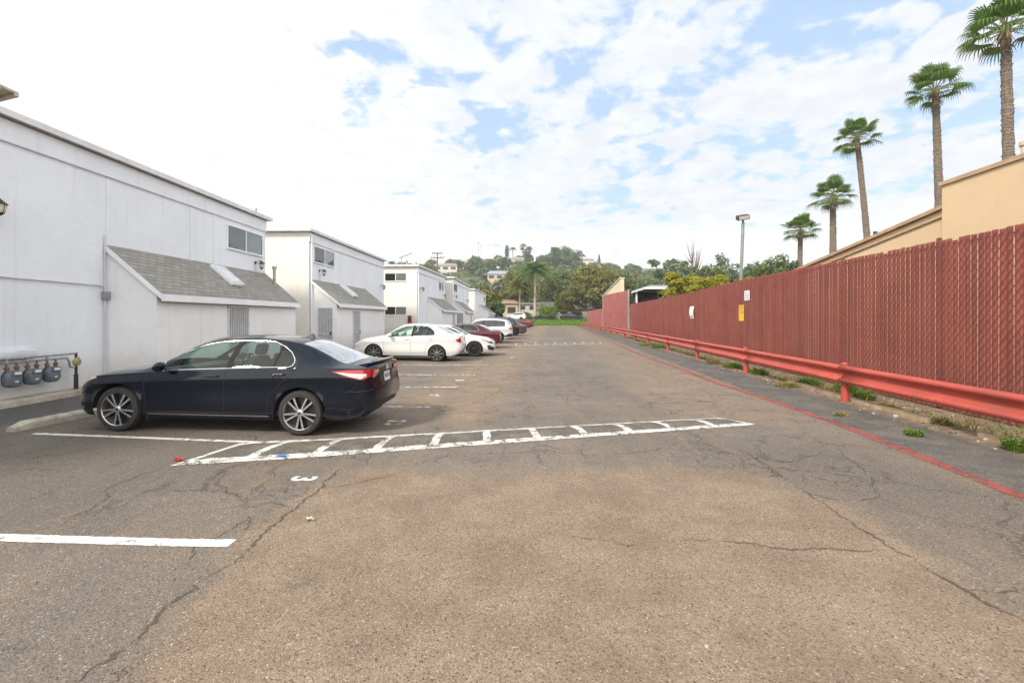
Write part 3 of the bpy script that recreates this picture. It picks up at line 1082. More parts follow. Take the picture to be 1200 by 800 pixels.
# ------------------------------------------------------------------ wall lanterns
def lantern_proto(label):
    r = thing('wall_lantern', label, 'wall lamp', (0, 0, 0), 0, 'lanterns on the house walls')
    m = MB()
    m.lathe([(0, 0.012), (0.06, 0.012), (0.055, 0.03), (0.0, 0.035)], 16, 'X')
    m.tube([(0.02, 0, 0), (0.10, 0, 0.06), (0.19, 0, 0.075), (0.23, 0, 0.03)], 0.012, 8)
    m.build('bracket', M_BLACKM, r)
    c = MB()
    c.lathe([(0.0, 0.07), (0.02, 0.06), (0.045, 0.03), (0.115, -0.03), (0.12, -0.045), (0.0, -0.045)], 18, 'Z', c=(0.235, 0, 0))
    c.build('cap', M_BLACKM, r)
    g = MB()
    g.lathe([(0.095, -0.047), (0.085, -0.12), (0.06, -0.19), (0.0, -0.20)], 16, 'Z', c=(0.235, 0, 0))
    g.build('shade', mat('cream lamp glass', (0.62, 0.58, 0.48), 0.2, 0.05), r)
    b = MB()
    for k in range(6):
        a = k * math.pi / 3
        b.tube([(0.235 + math.cos(a) * .098, math.sin(a) * .098, -.045), (0.235 + math.cos(a) * .066, math.sin(a) * .066, -.2)], 0.006, 5)
    b.lathe([(0.0, -0.20), (0.066, -0.20), (0.05, -0.225), (0.015, -0.25), (0.0, -0.26)], 14, 'Z', c=(0.235, 0, 0))
    b.build('cage', M_BLACKM, r)
    return r


def wall_pt(near, far_, px):
    """point on a lane wall seen at photo column px"""
    X0, Y0 = near
    X1, Y1 = far_
    k = (X1 - X0) / (Y1 - Y0)
    q = (px - 600) / F_PX
    y = (X0 - k * Y0) / (q - k)
    return q * y, y, -math.atan(k)


lan = [((-9.6, 1), (-9.6, 18.6), -16, 3.86, 'lantern on the nearest house wall at the left picture edge'),
       ((-9.6, 1), (-9.6, 18.6), 299, 3.80, 'lantern under the window of the nearest white house'),
       ((-9.02, 21.2), (-8.72, 32.5), 374, 3.93, 'lantern under the window of the second white house'),
       ((-9.02, 21.2), (-8.72, 32.5), 446, 3.85, 'lantern at the far end of the second white house'),
       ((-7.1, 35.7), (-6.4, 45.5), 492.5, 4.0, 'lantern near the front corner of the house behind the white sedan'),
       ((-7.1, 35.7), (-6.4, 45.5), 519, 3.85, 'lantern under the small upper window of the house behind the white sedan'),
       ((-5.75, 46.2), (-5.35, 58.8), 532.5, 3.9, 'lantern under the corner window of the fourth white house'),
       ((-5.75, 46.2), (-5.35, 58.8), 546.5, 3.8, 'lantern at the far end of the fourth white house')]
l0 = None
for near, far_, px_, z, lab in lan:
    x, y, rz = wall_pt(near, far_, px_)
    if l0 is None:
        l0 = lantern_proto(lab)
        l0.location, l0.rotation_euler = (x + .002, y, z), (0, 0, rz)
    else:
        dup(l0, (x + .002, y, z), rz, lab)


# ------------------------------------------------------------------ gas meters
M_METER = mat('blue grey meter casing', (0.10, 0.125, 0.15), 0.5, 0.15, 9)
M_METERD = mat('dark meter casing', (0.055, 0.062, 0.07), 0.55, 0.15, 9)


def meter_proto(label):
    r = thing('gas_meter', label, 'gas meter', (0, 0, 0), 0, 'gas meters by the house wall')
    m = MB()
    # two bulging diaphragm halves
    for sgn, mi in ((1, 0), (-1, 1)):
        prof = [(0.0, .115), (.07, .112), (.115, .095), (.135, .06), (.14, 0.0)]
        bm = bmesh.new()
        n = 28
        rings = []
        for (rr_, h) in prof:
            ring = []
            for k in range(n):
                a = 2 * math.pi * k / n
                ca, sa = math.cos(a), math.sin(a)
                sx = math.copysign(abs(ca) ** .65, ca) * rr_
                sz = math.copysign(abs(sa) ** .65, sa) * rr_ * 1.15
                ring.append(bm.verts.new((h * sgn * .9, sx, sz)))
            rings.append(ring)
        for i in range(len(rings) - 1):
            for k in range(n):
                bm.faces.new((rings[i][k], rings[i][(k + 1) % n], rings[i + 1][(k + 1) % n], rings[i + 1][k]))
        bmesh.ops.remove_doubles(bm, verts=bm.verts, dist=.0005)
        m.bm(bm, mi, True)
    m.lathe([(.148, -.012), (.152, -.012), (.152, .012), (.148, .012)], 28, 'X')
    m.build('casing', [M_METER, M_METERD], r)
    f = MB()
    f.bbox(.085, .125, -.085, .085, .06, .15, .01)
    fo = f.build('index_box', M_METER, r)
    p = MB()
    p.box(.1255, .127, -.065, .065, .085, .135)
    p.build('dial', mat('white dial plate', (0.62, 0.64, 0.66), 0.3, 0.1, 30), fo)
    b = MB()
    b.box(.103, .106, -.035, .03, -.06, -.03)
    b.build('badge', mat('silver meter badge', (0.55, 0.58, 0.6), 0.3, 0.1), r)
    for y in (-.09, .09):
        t_ = MB()
        t_.tube([(0, y, .14), (0, y, .23)], .032, 12)
        t_.tube([(0, y, .22), (0, y, .30)], .02, 10)
        t_.lathe([(.036, .19), (.042, .19), (.042, .215), (.036, .215)], 8, c=(0, y, 0))
        t_.build('connector', M_RUST, r)
    return r


mx_, g0 = -9.36, None
for y, lab in ((8.94, 'gas meter at the left picture edge by the white house wall'), (9.32, 'middle gas meter of the three by the white house wall'), (9.71, 'gas meter nearest the yellow shut-off valve by the white wall')):
    if g0 is None:
        g0 = meter_proto(lab)
        g0.location = (mx_, y, 0.60)
    else:
        dup(g0, (mx_, y, 0.60), 0, lab)
pr = thing('gas_pipework', 'grey and rusty gas pipes with a yellow valve above the meters on the white wall', 'pipes', (mx_, 9.30, .2))
pm = MB()
pm.tube([(0, -1.6, .78), (0, .80, .78), (0, .94, .78)], .022, 10)
pm.tube([(-.05, -1.6, .70), (-.05, .62, .70)], .018, 10)
for y in (-.45, -.07, .32):
    pm.tube([(0, y, .78), (0, y, .69)], .022, 10)
    pm.tube([(-.05, y + .18, .70), (0, y + .18, .685)], .018, 8)
pm.tube([(-.05, .60, .70), (0.0, .75, .70), (0, .80, .62), (0, .82, .50), (0, .9, .49), (0, .95, .56)], .022, 10)
pm.build('pipe', M_GALV, pr)
ri = MB()
ri.tube([(0, .96, .01), (0, .96, .80)], .026, 12)
ri.tube([(0, .96, .01), (0, .96, .34)], .04, 12)
ri.build('riser', M_BLACKM, pr)
va = MB()
va.lathe([(.0, -.06), (.06, -.055), (.085, -.02), (.085, .02), (.05, .055), (0, .06)], 18, 'X', c=(.02, .96, .60))
va.tube([(.02, .96, .52), (.02, .96, .70)], .045, 12)
va.build('valve', mat('yellow brass regulator', (0.30, 0.25, 0.10), 0.45, 0.2, 12), pr)
wb = MB()
wb.bbox(-9.598, -9.47, 7.2, 9.55, .98, 1.12, .02)
wo_ = wb.build('cable_tray', mat('pale painted trough', (0.60, 0.63, 0.66), 0.5, 0.1), None)
tag(wo_, 'pale wall trough above the gas meters at the left picture edge', 'cable tray')

# fire extinguisher cabinet, roof clutter
x, y, rz = -8.0, 35.7, 0
fr_ = thing('extinguisher_cabinet', 'red fire extinguisher cabinet on the end wall of the house behind the white sedan', 'fire cabinet', (-7.62, 35.69, 1.35), 0)
fm = MB()
fm.bbox(-.14, .14, -.16, -.002, 0, .56, .012)
fm.build('case', mat('red enamel', (0.36, 0.03, 0.03), 0.35, 0.1), fr_)
fg = MB()
fg.box(-.10, .10, -.164, -.161, .08, .46)
fg.build('pane', M_DARK, fr_)


# ------------------------------------------------------------------ wheel stop
a, b = P(12, 506), P(97, 489)
ws = MB()
dx, dy = b[0] - a[0], b[1] - a[1]
L = 1.85
prof = [(-.085, 0), (-.08, .09), (-.05, .125), (.05, .125), (.08, .09), (.085, 0)]
rings = []
rr = random.Random(3)
for i in range(25):
    t = i / 24
    k = 0.55 + 0.45 * smooth(min(t, 1 - t) * 24 / 2.2)
    rings.append([(u * (0.8 + .2 * k), t * L, v * k + (rr.random() - .5) * .006 * (v > 0)) for u, v in prof])
vs = [q for r_ in rings for q in r_]
n = len(prof)
fs = [(i * n + k, i * n + k + 1, (i + 1) * n + k + 1, (i + 1) * n + k) for i in range(24) for k in range(n - 1)]
ws.add(vs, fs, 0, True)
ws.add(rings[0], [tuple(range(n))])
ws.add(rings[-1], [tuple(range(n))[::-1]])
wso = ws.build('wheel_stop', mat('worn concrete wheel stop', (0.37, 0.345, 0.29), 0.93, 0.25, 7, 0.6, 45, dirt=((0.30, 0.24, 0.12), 0.5)), None, (a[0], a[1], a[2]), (0, 0, -math.atan2(dx, dy)))
tag(wso, 'worn concrete wheel stop in front of the dark sedan', 'wheel stop')
# other stops half hidden under the parked row
for k, (xx, yy) in enumerate(((-7.2, 10.4), (-7.0, 13.4))):
    o = dup(wso, (xx, yy, gz(xx)), -0.05, ['concrete wheel stop lying just past the dark sedan', 'concrete wheel stop lying before the white sedan'][k])

# a crushed blue wrapper and a red scrap by the speed bump
for (px_, py_, colr, lab, sz) in [(331, 536, (0.03, 0.22, 0.55), 'crumpled bright blue wrapper lying on the speed bump paint', .07), (210, 540, (0.45, 0.03, 0.03), 'small red scrap lying at the left tip of the speed bump', .055), (364, 610, (0.6, 0.58, 0.5), 'pale twig scrap lying on the asphalt past the painted three', .04)]:
    x, y, z = P(px_, py_)
    sc = MB()
    rr = random.Random(px_)
    n = 7
    g_ = [[(x + (i / n - .5) * sz * 2 + rr.uniform(-.008, .008), y + (j / n - .5) * sz + rr.uniform(-.008, .008), z + .012 + rr.uniform(0, .03)) for j in range(n)] for i in range(n)]
    vs = [q for r_ in g_ for q in r_]
    fs = [(i * n + j, (i + 1) * n + j, (i + 1) * n + j + 1, i * n + j + 1) for i in range(n - 1) for j in range(n - 1)]
    sc.add(vs, fs)
    tag(sc.build('litter', mat('litter ' + str(px_), colr, 0.4, 0.2, 40), sharp=0), lab, 'litter')

# ------------------------------------------------------------------ right side: red slat fence
FX0 = 7.37
M_SLAT = mat('faded red fence slat', (0.232, 0.058, 0.043), 0.62, 0.16, 1.0, 0.0, island=0.16, dirt=((0.27, 0.11, 0.09), 0.5))
M_WIRE = mat('red coated wire', (0.125, 0.036, 0.029), 0.5, 0.12)
M_REDP = mat('red painted steel', (0.40, 0.066, 0.043), 0.42, 0.09, 2.2, 0.08, 30, dirt=((0.22, 0.058, 0.042), 0.7), spots=((0.13, 0.055, 0.035), 26.0, .60))


def fence_top(s):
    return interp([0, 19, 24, 30, 46], [3.22, 3.21, 3.13, 3.05, 3.02], s) + 0.012 * mnoise.noise(Vector((s * 0.8, 0, 0)))


def site_thing(name, label, cat, x0=FX0, s=0.0):
    return thing(name, label, cat, (x0 + s * 0.0868 / math.sqrt(1 + .0868 ** 2), s / math.sqrt(1 + .0868 ** 2), 0), -SITE)


fr = site_thing('slat_fence', 'long tall red fence of vertical slats woven in chain link behind the guardrail', 'fence')
rr = random.Random(11)
sl_ = MB()
pitch = 0.132
n = int((46.4 + 1.5) / pitch)
for i in range(n):
    s = -1.5 + i * pitch
    top = fence_top(s) + rr.uniform(-.009, .009) - (.05 if rr.random() < .02 else 0)
    wd = .123 + rr.uniform(-.004, .004)
    if s > 14:
        wd = .131
    zb = 0.03 + rr.uniform(0, .03)
    x = 0.012 * mnoise.noise(Vector((s * 0.35, 3, 0))) + rr.uniform(-.003, .003)
    lean = rr.uniform(-.008, .008)
    # shallow folded slat
    a = [(x, s - wd / 2, zb), (x - .012, s, zb), (x, s + wd / 2, zb), (x + .006, s, zb)]
    b = [(x, s - wd / 2 + lean, top), (x - .012, s + lean, top), (x, s + wd / 2 + lean, top), (x + .006, s + lean, top)]
    sl_.add(a + b, [(0, 4, 5, 1), (1, 5, 6, 2), (2, 6, 7, 3), (3, 7, 4, 0), (4, 7, 6, 5)])
sl_.build('slat_panel', M_SLAT, fr)
wi = MB()
dz = 0.16
for i in range(440):
    s0 = -1.5 + i * pitch - 6
    for sgn in (1, -1):
        s1 = s0 + sgn * 0.0
        # straight diagonals of the link mesh, front face
        za, zb_ = 0.04, 3.18
        ds = (zb_ - za) / dz * pitch
        A = Vector((-0.019, s1 if sgn > 0 else s1 + ds, za))
        B = Vector((-0.019, s1 + ds if sgn > 0 else s1, zb_))
        if A.y > 46.3 or B.y > 46.3:
            continue
        wi.tube([A, B], [interp([8, 14, 24, 46], [.0048, .004, .0020, .0010], q.y) for q in (A, B)], 4, cap=False)
wi.build('wire_mesh', M_WIRE, fr, sharp=0)
po = MB()
po.tube([(0.07, -1.5, 3.12), (0.07, 18, 3.12), (0.07, 24, 3.03), (0.07, 30, 2.95), (0.07, 46.3, 2.92)], 0.024, 8)
po.tube([(0.07, -1.5, .2), (0.07, 46.3, .2)], 0.02, 8)
po.build('rail', M_WIRE, fr)
for k, s in enumerate((0.0, 3.1, 6.2, 9.3, 12.4, 15.5, 18.6, 21.7, 24.8, 27.9, 31, 34.1, 37.2, 40.3, 43.4, 46.2)):
    q = MB()
    q.tube([(0.10, s, -.1), (0.10, s, fence_top(s) + .04)], 0.035, 10)
    q.lathe([(.045, fence_top(s) + .04), (.045, fence_top(s) + .06), (.0, fence_top(s) + .085)], 12, c=(.10, s, 0))
    q.build('post', M_WIRE, fr)
M_SLATF = mat('faded red corrugated sheet', (0.26, 0.078, 0.07), 0.6, 0.16, 0.8, dirt=((0.36, 0.17, 0.15), 0.5))


def corrugated(label, s0, s1, z0f, z1f, x0):
    r = site_thing('corrugated_fence', label, 'fence', x0)
    m = MB()
    n = int((s1 - s0) / .12)
    vs = []
    for i in range(n + 1):
        s = s0 + (s1 - s0) * i / n
        x = (-.02, .02)[i % 2]
        vs += [(x, s, 0.0), (x, s, z0f + (z1f - z0f) * i / n)]
    m.add(vs, [(2 * i, 2 * i + 2, 2 * i + 3, 2 * i + 1) for i in range(n)])
    m.build('sheet', M_SLATF, r)
    p = MB()
    for s in (s0 - .08, s1 + .08):
        p.box(-.06, .08, s - .07, s + .07, 0, (z0f if s < s0 else z1f) + .1)
    p.build('frame', mat('grey steel post', (0.27, 0.26, 0.25), 0.55, 0.1), r)
    return r


corrugated('taller faded red corrugated fence section past the open carport', 47.6, 71.5, 4.45, 5.05, FX0 + .05)
corrugated('lowest far red corrugated fence section at the street end of the lot', 72.5, 102.5, 3.15, 3.1, FX0 + .1)

# ------------------------------------------------------------------ guardrail
GX0 = 6.0
gr = site_thing('guardrail', 'red painted steel guardrail with round posts along the red slat fence', 'guardrail', GX0)
prof = [(.020, .392), (-.020, .398), (-.052, .425), (-.058, .455), (-.050, .482), (.012, .515), (.034, .560), (.034, .600), (.012, .645), (-.050, .678), (-.058, .705), (-.052, .735), (-.020, .762), (.020, .768)]
PST = [-0.3 + 5.16 * i for i in range(20)]
ends = [-6] + [q + .0 for q in PST[1:] if q < 99] + [100.5]
for i in range(len(ends) - 1):
    s0, s1 = ends[i] - (.22 if i else 0), ends[i + 1]
    m = MB()
    nn = 6
    off = -.004 * (i % 2)
    vs = []
    for j in range(nn + 1):
        s = s0 + (s1 - s0) * j / nn
        wv = 0.012 * mnoise.noise(Vector((s * .35, 1, 5)))
        vs += [(x + off + wv, s, z + wv * .6) for x, z in prof]
    k = len(prof)
    fs = [(j * k + q, j * k + q + 1, (j + 1) * k + q + 1, (j + 1) * k + q) for j in range(nn) for q in range(k - 1)]
    m.add(vs, fs, 0, True)
    o = m.build('beam', M_REDP, gr, sharp=60)
    sm = o.modifiers.new('thickness', 'SOLIDIFY')
    sm.thickness = 0.004
for s in PST:
    m = MB()
    m.tube([(.085, s, -.1), (.085, s, .79)], .075, 16)
    m.lathe([(.078, .79), (.07, .805), (0, .815)], 16, c=(.085, s, 0))
    o = m.build('post', M_REDP, gr)
    if s < 40:
        b = MB()
        for dy_ in (-.05, .05, -.16, .16):
            for z in (.525 + .03, .615):
                b.lathe([(0, -.002), (.013, -.003), (.014, -.014), (.0, -.018)], 8, 'X', c=(.008, s + dy_ - .1, z))
        b.build('bolts', M_REDP, o)
# stray grass and dry weeds all along the fence foot
gs = MB()
rr = random.Random(31)
for _ in range(1500):
    s = 5 + 38 * rr.random() ** 1.25
    if mnoise.noise(Vector((s * .55, 2, 2))) < -.12:
        continue
    xs_ = 6.3 + abs(rr.gauss(0, .38))
    if xs_ > 7.3:
        continue
    h_ = rr.uniform(.03, .13) * (1.5 if mnoise.noise(Vector((s * .8, 7, 2))) > .1 else 1)
    a = rr.uniform(0, 6.28)
    w_ = rr.uniform(.006, .014)
    for q in range(4):
        a += 1.7
        gs.add([(xs_ - math.cos(a) * w_, s - math.sin(a) * w_, 0), (xs_ + math.cos(a) * w_, s + math.sin(a) * w_, 0), (xs_ + rr.uniform(-.8, .8) * h_, s + rr.uniform(-.8, .8) * h_, h_ * rr.uniform(.6, 1.1))], [(0, 1, 2)], rr.choice((0, 1, 1)))
struct(gs.build('verge_grass', [leaf_mat('verge grass blades', (0.06, 0.11, 0.016), (0.18, 0.27, 0.045), transl=.3), leaf_mat('dry grass blades', (0.15, 0.12, 0.04), (0.36, 0.30, 0.11), transl=.3)], None, None, (0, 0, -SITE), sharp=0, fix=False), 'stuff')
hb = MB()
for s in (7.45, 7.6, 7.75, 7.92):
    hb.lathe([(0, -.0605), (.013, -.0605)], 10, 'X', c=(0, s, .462))
hb.build('bolt_holes', M_BLACKM, gr)

# concrete edging at the fence foot
ce = MB()
s = 3.2
rr = random.Random(8)
while s < 12:
    l = rr.uniform(.9, 1.6)
    if not 7.6 < s < 8.3:
        ce.bbox(6.18 + rr.uniform(-.02, .02), 6.33 + rr.uniform(-.02, .02), s, s + l - .02, -.04, .07 + rr.uniform(-.01, .02), .012)
    s += l
struct(ce.build('edging_kerb', mat('tan concrete edging', (0.33, 0.25, 0.16), 0.95, 0.25, 5, 0.5, 40), None, None, (0, 0, -SITE)))


# ------------------------------------------------------------------ signs on the fence
def fence_sign(name, label, s, wd, z0, z1, col, lines, curl=0.0, extra=None):
    r = site_thing(name, label, 'sign', FX0 - .03, s)
    m = MB()
    nn = 8
    vs = []
    for j in range(nn + 1):
        z = z0 + (z1 - z0) * j / nn
        x = -curl * math.sin(math.pi * j / nn)
        vs += [(x, -wd / 2, z), (x, wd / 2, z), (x + .004, wd / 2, z), (x + .004, -wd / 2, z)]
    fs = []
    for j in range(nn):
        a = 4 * j
        for q in range(4):
            fs.append((a + q, a + (q + 1) % 4, a + 4 + (q + 1) % 4, a + 4 + q))
    fs += [(0, 1, 2, 3), tuple(range(4 * nn + 3, 4 * nn - 1, -1))]
    m.add(vs, fs, 0, False)
    m.build('board', mat(name + ' board', col, 0.5, 0.06), r)
    for (mcol, rects) in lines:
        q = MB()
        for (u0, u1, w0, w1) in rects:
            q.box(-curl * .9 - .006, -curl * .9 - .003, wd * (u0 - .5), wd * (u1 - .5), z0 + (z1 - z0) * w0, z0 + (z1 - z0) * w1)
        q.build('print', mat(name + ' print', mcol, 0.6, 0.05), r)
    return r


fence_sign('notice_sign', 'small white notice sign high on the red fence left of the lamp pole', 18.2, .50, 2.40, 2.77, (0.72, 0.72, 0.72),
           [((0.40, 0.40, 0.45), [(.12, .86, .80, .86), (.15, .45, .56, .66), (.55, .88, .56, .66), (.12, .86, .40, .46), (.12, .80, .24, .30), (.12, .84, .10, .15)])])
fence_sign('warning_sign', 'yellow warning sign on the red fence below the white notice', 18.75, .50, 1.62, 2.24, (0.70, 0.42, 0.02),
           [((0.36, 0.24, 0.03), [(.06, .94, .90, .95), (.2, .42, .74, .84), (.55, .8, .74, .84), (.06, .94, .60, .64), (.15, .85, .48, .54)])])
fence_sign('notice_sign', 'curled white notice sheet on the red fence far left of the yellow sign', 25.4, .72, 1.70, 2.34, (0.72, 0.73, 0.70),
           [((0.35, 0.36, 0.34), [(.1, .9, .16, .22)])], 0.05)

# ------------------------------------------------------------------ lamp pole behind the fence
x, y = 9.62, 20.0
lp = thing('lamp_pole', 'grey steel pole with twin floodlights rising behind the red fence', 'lamp post', (x, y, 0), R(-5))
m = MB()
m.tube([(-.14, 0, -.1), (-.05, 0, 3), (0.05, 0, 5.72)], [.07, .07, .062], 14)
m.build('pole', mat('weathered steel pole', (0.20, 0.21, 0.21), 0.5, 0.15, 5, metal=0.3), lp)
m = MB()
m.tube([(.05, 0, 5.7), (.05, 0, 5.80), (-.02, -.02, 5.84)], .04, 10)
m.build('bracket', M_BLACKM, lp)
m = MB()
Mx = Matrix.Translation((0.02, -.05, 5.92)) @ Matrix.Rotation(R(20), 4, 'X') @ Matrix.Rotation(R(-8), 4, 'Y')
m.bbox(-.24, .24, -.16, .16, -.09, .10, .03, 0, Mx)
ho = m.build('floodlight', M_BLACKM, lp)
m = MB()
m.bbox(-.21, .21, -.172, -.161, -.07, .08, .005, 0, Mx)
m.build('lens', mat('floodlight glass', (0.40, 0.40, 0.36), 0.15, 0.05), ho)

# ------------------------------------------------------------------ tan buildings beyond the fence
M_TAN = stucco_material('tan stucco', (0.60, 0.45, 0.28), False, 0.7, 0.5)
M_TANT = mat('tan roof trim', (0.36, 0.25, 0.15), 0.7, 0.15, 3)
TX0 = 9.8
tb = site_thing('tan_building', 'tan stucco building with stepped parapet showing above the near red fence', 'building', TX0)
m = MB()
m.box(0, 8, -8, 12.1, -.1, 5.06)
m.prism([(12.104, -.1), (25, -.1), (25, 3.02), (12.104, 4.56)], 0.25, 8, 'X')
m.build('wall', M_TAN, tb)
m = MB()
m.box(-.05, 8.05, -8.05, 12.15, 5.063, 5.16)
m.add([(.15, 12.16, 4.562), (.15, 25, 3.03), (.15, 25, 3.13), (.15, 12.16, 4.66), (8, 12.16, 4.562), (8, 25, 3.03), (8, 25, 3.13), (8, 12.16, 4.66)],
      [(0, 1, 2, 3), (7, 6, 5, 4), (3, 2, 6, 7), (0, 4, 5, 1), (1, 5, 6, 2), (0, 3, 7, 4)])
m.add([(.20, 12.16, 4.36), (.20, 25, 2.83), (.20, 25, 2.87), (.20, 12.16, 4.40), (.24, 12.16, 4.36), (.24, 25, 2.83), (.24, 25, 2.87), (.24, 12.16, 4.40)],
      [(0, 1, 2, 3), (7, 6, 5, 4), (3, 2, 6, 7), (0, 4, 5, 1), (1, 5, 6, 2), (0, 3, 7, 4)])
m.build('roof_trim', M_TANT, tb)
m = MB()
m.tube([(.55, 10.55, 5.0), (.55, 10.55, 5.50)], .085, 14)
m.lathe([(.10, 5.50), (.115, 5.52), (.115, 5.60), (.0, 5.61)], 16, c=(.55, 10.55, 0))
m.build('vent_pipe', mat('tan painted vent', (0.46, 0.36, 0.25), 0.6, 0.1), tb)
m = MB()
m.tube([(.5, 15.4, 4.1), (.5, 15.4, 4.45)], .045, 10)
m.tube([(.5, 15.4, 4.42), (.5, 15.4, 4.5)], .06, 10)
m.build('vent_pipe', M_BLACKM, tb)

gb = site_thing('gabled_building', 'cream end wall with a raked top rising above the tall red corrugated fence', 'building', 8.6)
m = MB()
m.prism([(61.5, 0), (84, 0), (84, 5.4), (61.5, 6.75)], 0, .45, 'X')
m.build('wall', stucco_material('cream wall', (0.60, 0.52, 0.36), False, 0.3, 0.1), gb)
m = MB()
m.add([(-.12, 61.4, 6.77), (-.12, 84.2, 5.39), (.55, 84.2, 5.39), (.55, 61.4, 6.77), (-.12, 61.4, 6.86), (-.12, 84.2, 5.51), (.55, 84.2, 5.51), (.55, 61.4, 6.86)],
      [(3, 2, 1, 0), (4, 5, 6, 7), (0, 1, 5, 4), (1, 2, 6, 5), (2, 3, 7, 6), (3, 0, 4, 7)])
m.build('roof', M_FASC, gb)

cp = site_thing('carport', 'open carport with white front beam and dark interior behind the red fence', 'carport', 7.95)
m = MB()
m.box(-.2, 2.4, 40.4, 47.2, 4.28, 4.36)
m.build('roof', mat('grey metal roof sheet', (0.36, 0.37, 0.38), 0.5, 0.15, 2), cp)
m = MB()
m.box(-.26, -.202, 40.3, 47.3, 4.14, 4.30)
m.box(-.2, 2.4, 40.3, 40.36, 4.14, 4.30)
m.build('beam', M_FASC, cp)
for s in (45.6,):
    m = MB()
    m.box(-.12, .02, s - .08, s + .08, 0, 4.135)
    m.build('post', M_TRIM, cp)
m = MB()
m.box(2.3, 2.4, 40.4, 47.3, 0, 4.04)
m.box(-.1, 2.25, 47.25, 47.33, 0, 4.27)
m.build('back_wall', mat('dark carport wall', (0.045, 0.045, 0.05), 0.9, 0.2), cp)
# roof unit above the carport
ru = MB()
ru.bbox(0.4, 1.9, 41.5, 46.0, 4.37, 4.55, .06)
ro_ = ru.build('roof_unit', mat('grey roof unit casing', (0.26, 0.28, 0.30), 0.5, 0.2, 3), None, (7.95, 0, 0), (0, 0, -SITE))
tag(ro_, 'long pale grey unit lying on the carport roof', 'roof unit')

# ------------------------------------------------------------------ overhead wires
for k, (A, Bp, lab) in enumerate([((17.5, 12.0, 5.75), (26.0, 60.0, 6.4), 'upper overhead wire sagging past the tan building'), ((14.5, 10.0, 4.82), (23.5, 60.0, 5.6), 'lower overhead wire sagging past the tan building')]):
    m = MB()
    pts = []
    for i in range(25):
        t = i / 24
        pts.append((A[0] + (Bp[0] - A[0]) * t, A[1] + (Bp[1] - A[1]) * t, A[2] + (Bp[2] - A[2]) * t - .5 * math.sin(math.pi * t)))
    m.tube(pts, .012, 5)
    tag(m.build('overhead_wire', M_BLACKM, sharp=0), lab, 'wire')

# ------------------------------------------------------------------ leaf colours
L_OLIVE = leaf_mat('olive leaves', (0.052, 0.084, 0.020), (0.175, 0.220, 0.058))
L_DEEP = leaf_mat('deep green leaves', (0.036, 0.072, 0.024), (0.115, 0.180, 0.062))
L_BLUE = leaf_mat('blue green leaves', (0.066, 0.100, 0.050), (0.180, 0.225, 0.120))
L_YEL = leaf_mat('yellow green leaves', (0.10, 0.13, 0.012), (0.40, 0.36, 0.035), transl=0.35)
L_RUST = leaf_mat('orange green leaves', (0.060, 0.088, 0.018), (0.225, 0.200, 0.045))
L_PALM = leaf_mat('fan palm leaves', (0.042, 0.095, 0.020), (0.150, 0.245, 0.060), rough=0.4, transl=0.35)
L_WEED = leaf_mat('weed leaves', (0.06, 0.12, 0.016), (0.20, 0.30, 0.045), transl=0.35)
L_DRYW = leaf_mat('dry weed leaves', (0.13, 0.13, 0.03), (0.34, 0.30, 0.08), transl=0.3)
M_BARK = mat('grey brown bark', (0.135, 0.105, 0.08), 0.92, 0.3, 5, 0.6, 20)


def palm_trunk_material():
    m, t, bs, out = new_mat('ringed palm trunk')
    c = t.n('ShaderNodeTexCoord').outputs['Object']
    X, Y, Z = t.xyz(c)
    ph = t.m('ADD', t.m('MULTIPLY', Z, 8.0), t.m('MULTIPLY', t.noise(c, 5, 5, 0.7), 3.4))
    rg = t.m('ABSOLUTE', t.m('SUBTRACT', t.m('FRACT', ph), 0.5))
    cc = t.mix(t.ss(rg, 0.05, 0.42), (0.085, 0.067, 0.052), (0.215, 0.172, 0.135))
    cc = t.mix(t.ss(t.noise(c, 14, 5, 0.7), 0.42, 0.72, 0, 0.6), cc, (0.27, 0.225, 0.18))
    t.put(bs.inputs['Base Color'], cc)
    bs.inputs['Roughness'].default_value = 0.95
    bp = t.n('ShaderNodeBump', {'Height': t.m('ADD', rg, t.m('MULTIPLY', t.noise(c, 30, 4, 0.7), 0.6)), 'Strength': 0.9, 'Distance': 0.05})
    t.put(bs.inputs['Normal'], bp.outputs[0])
    return m


M_PTRUNK = palm_trunk_material()


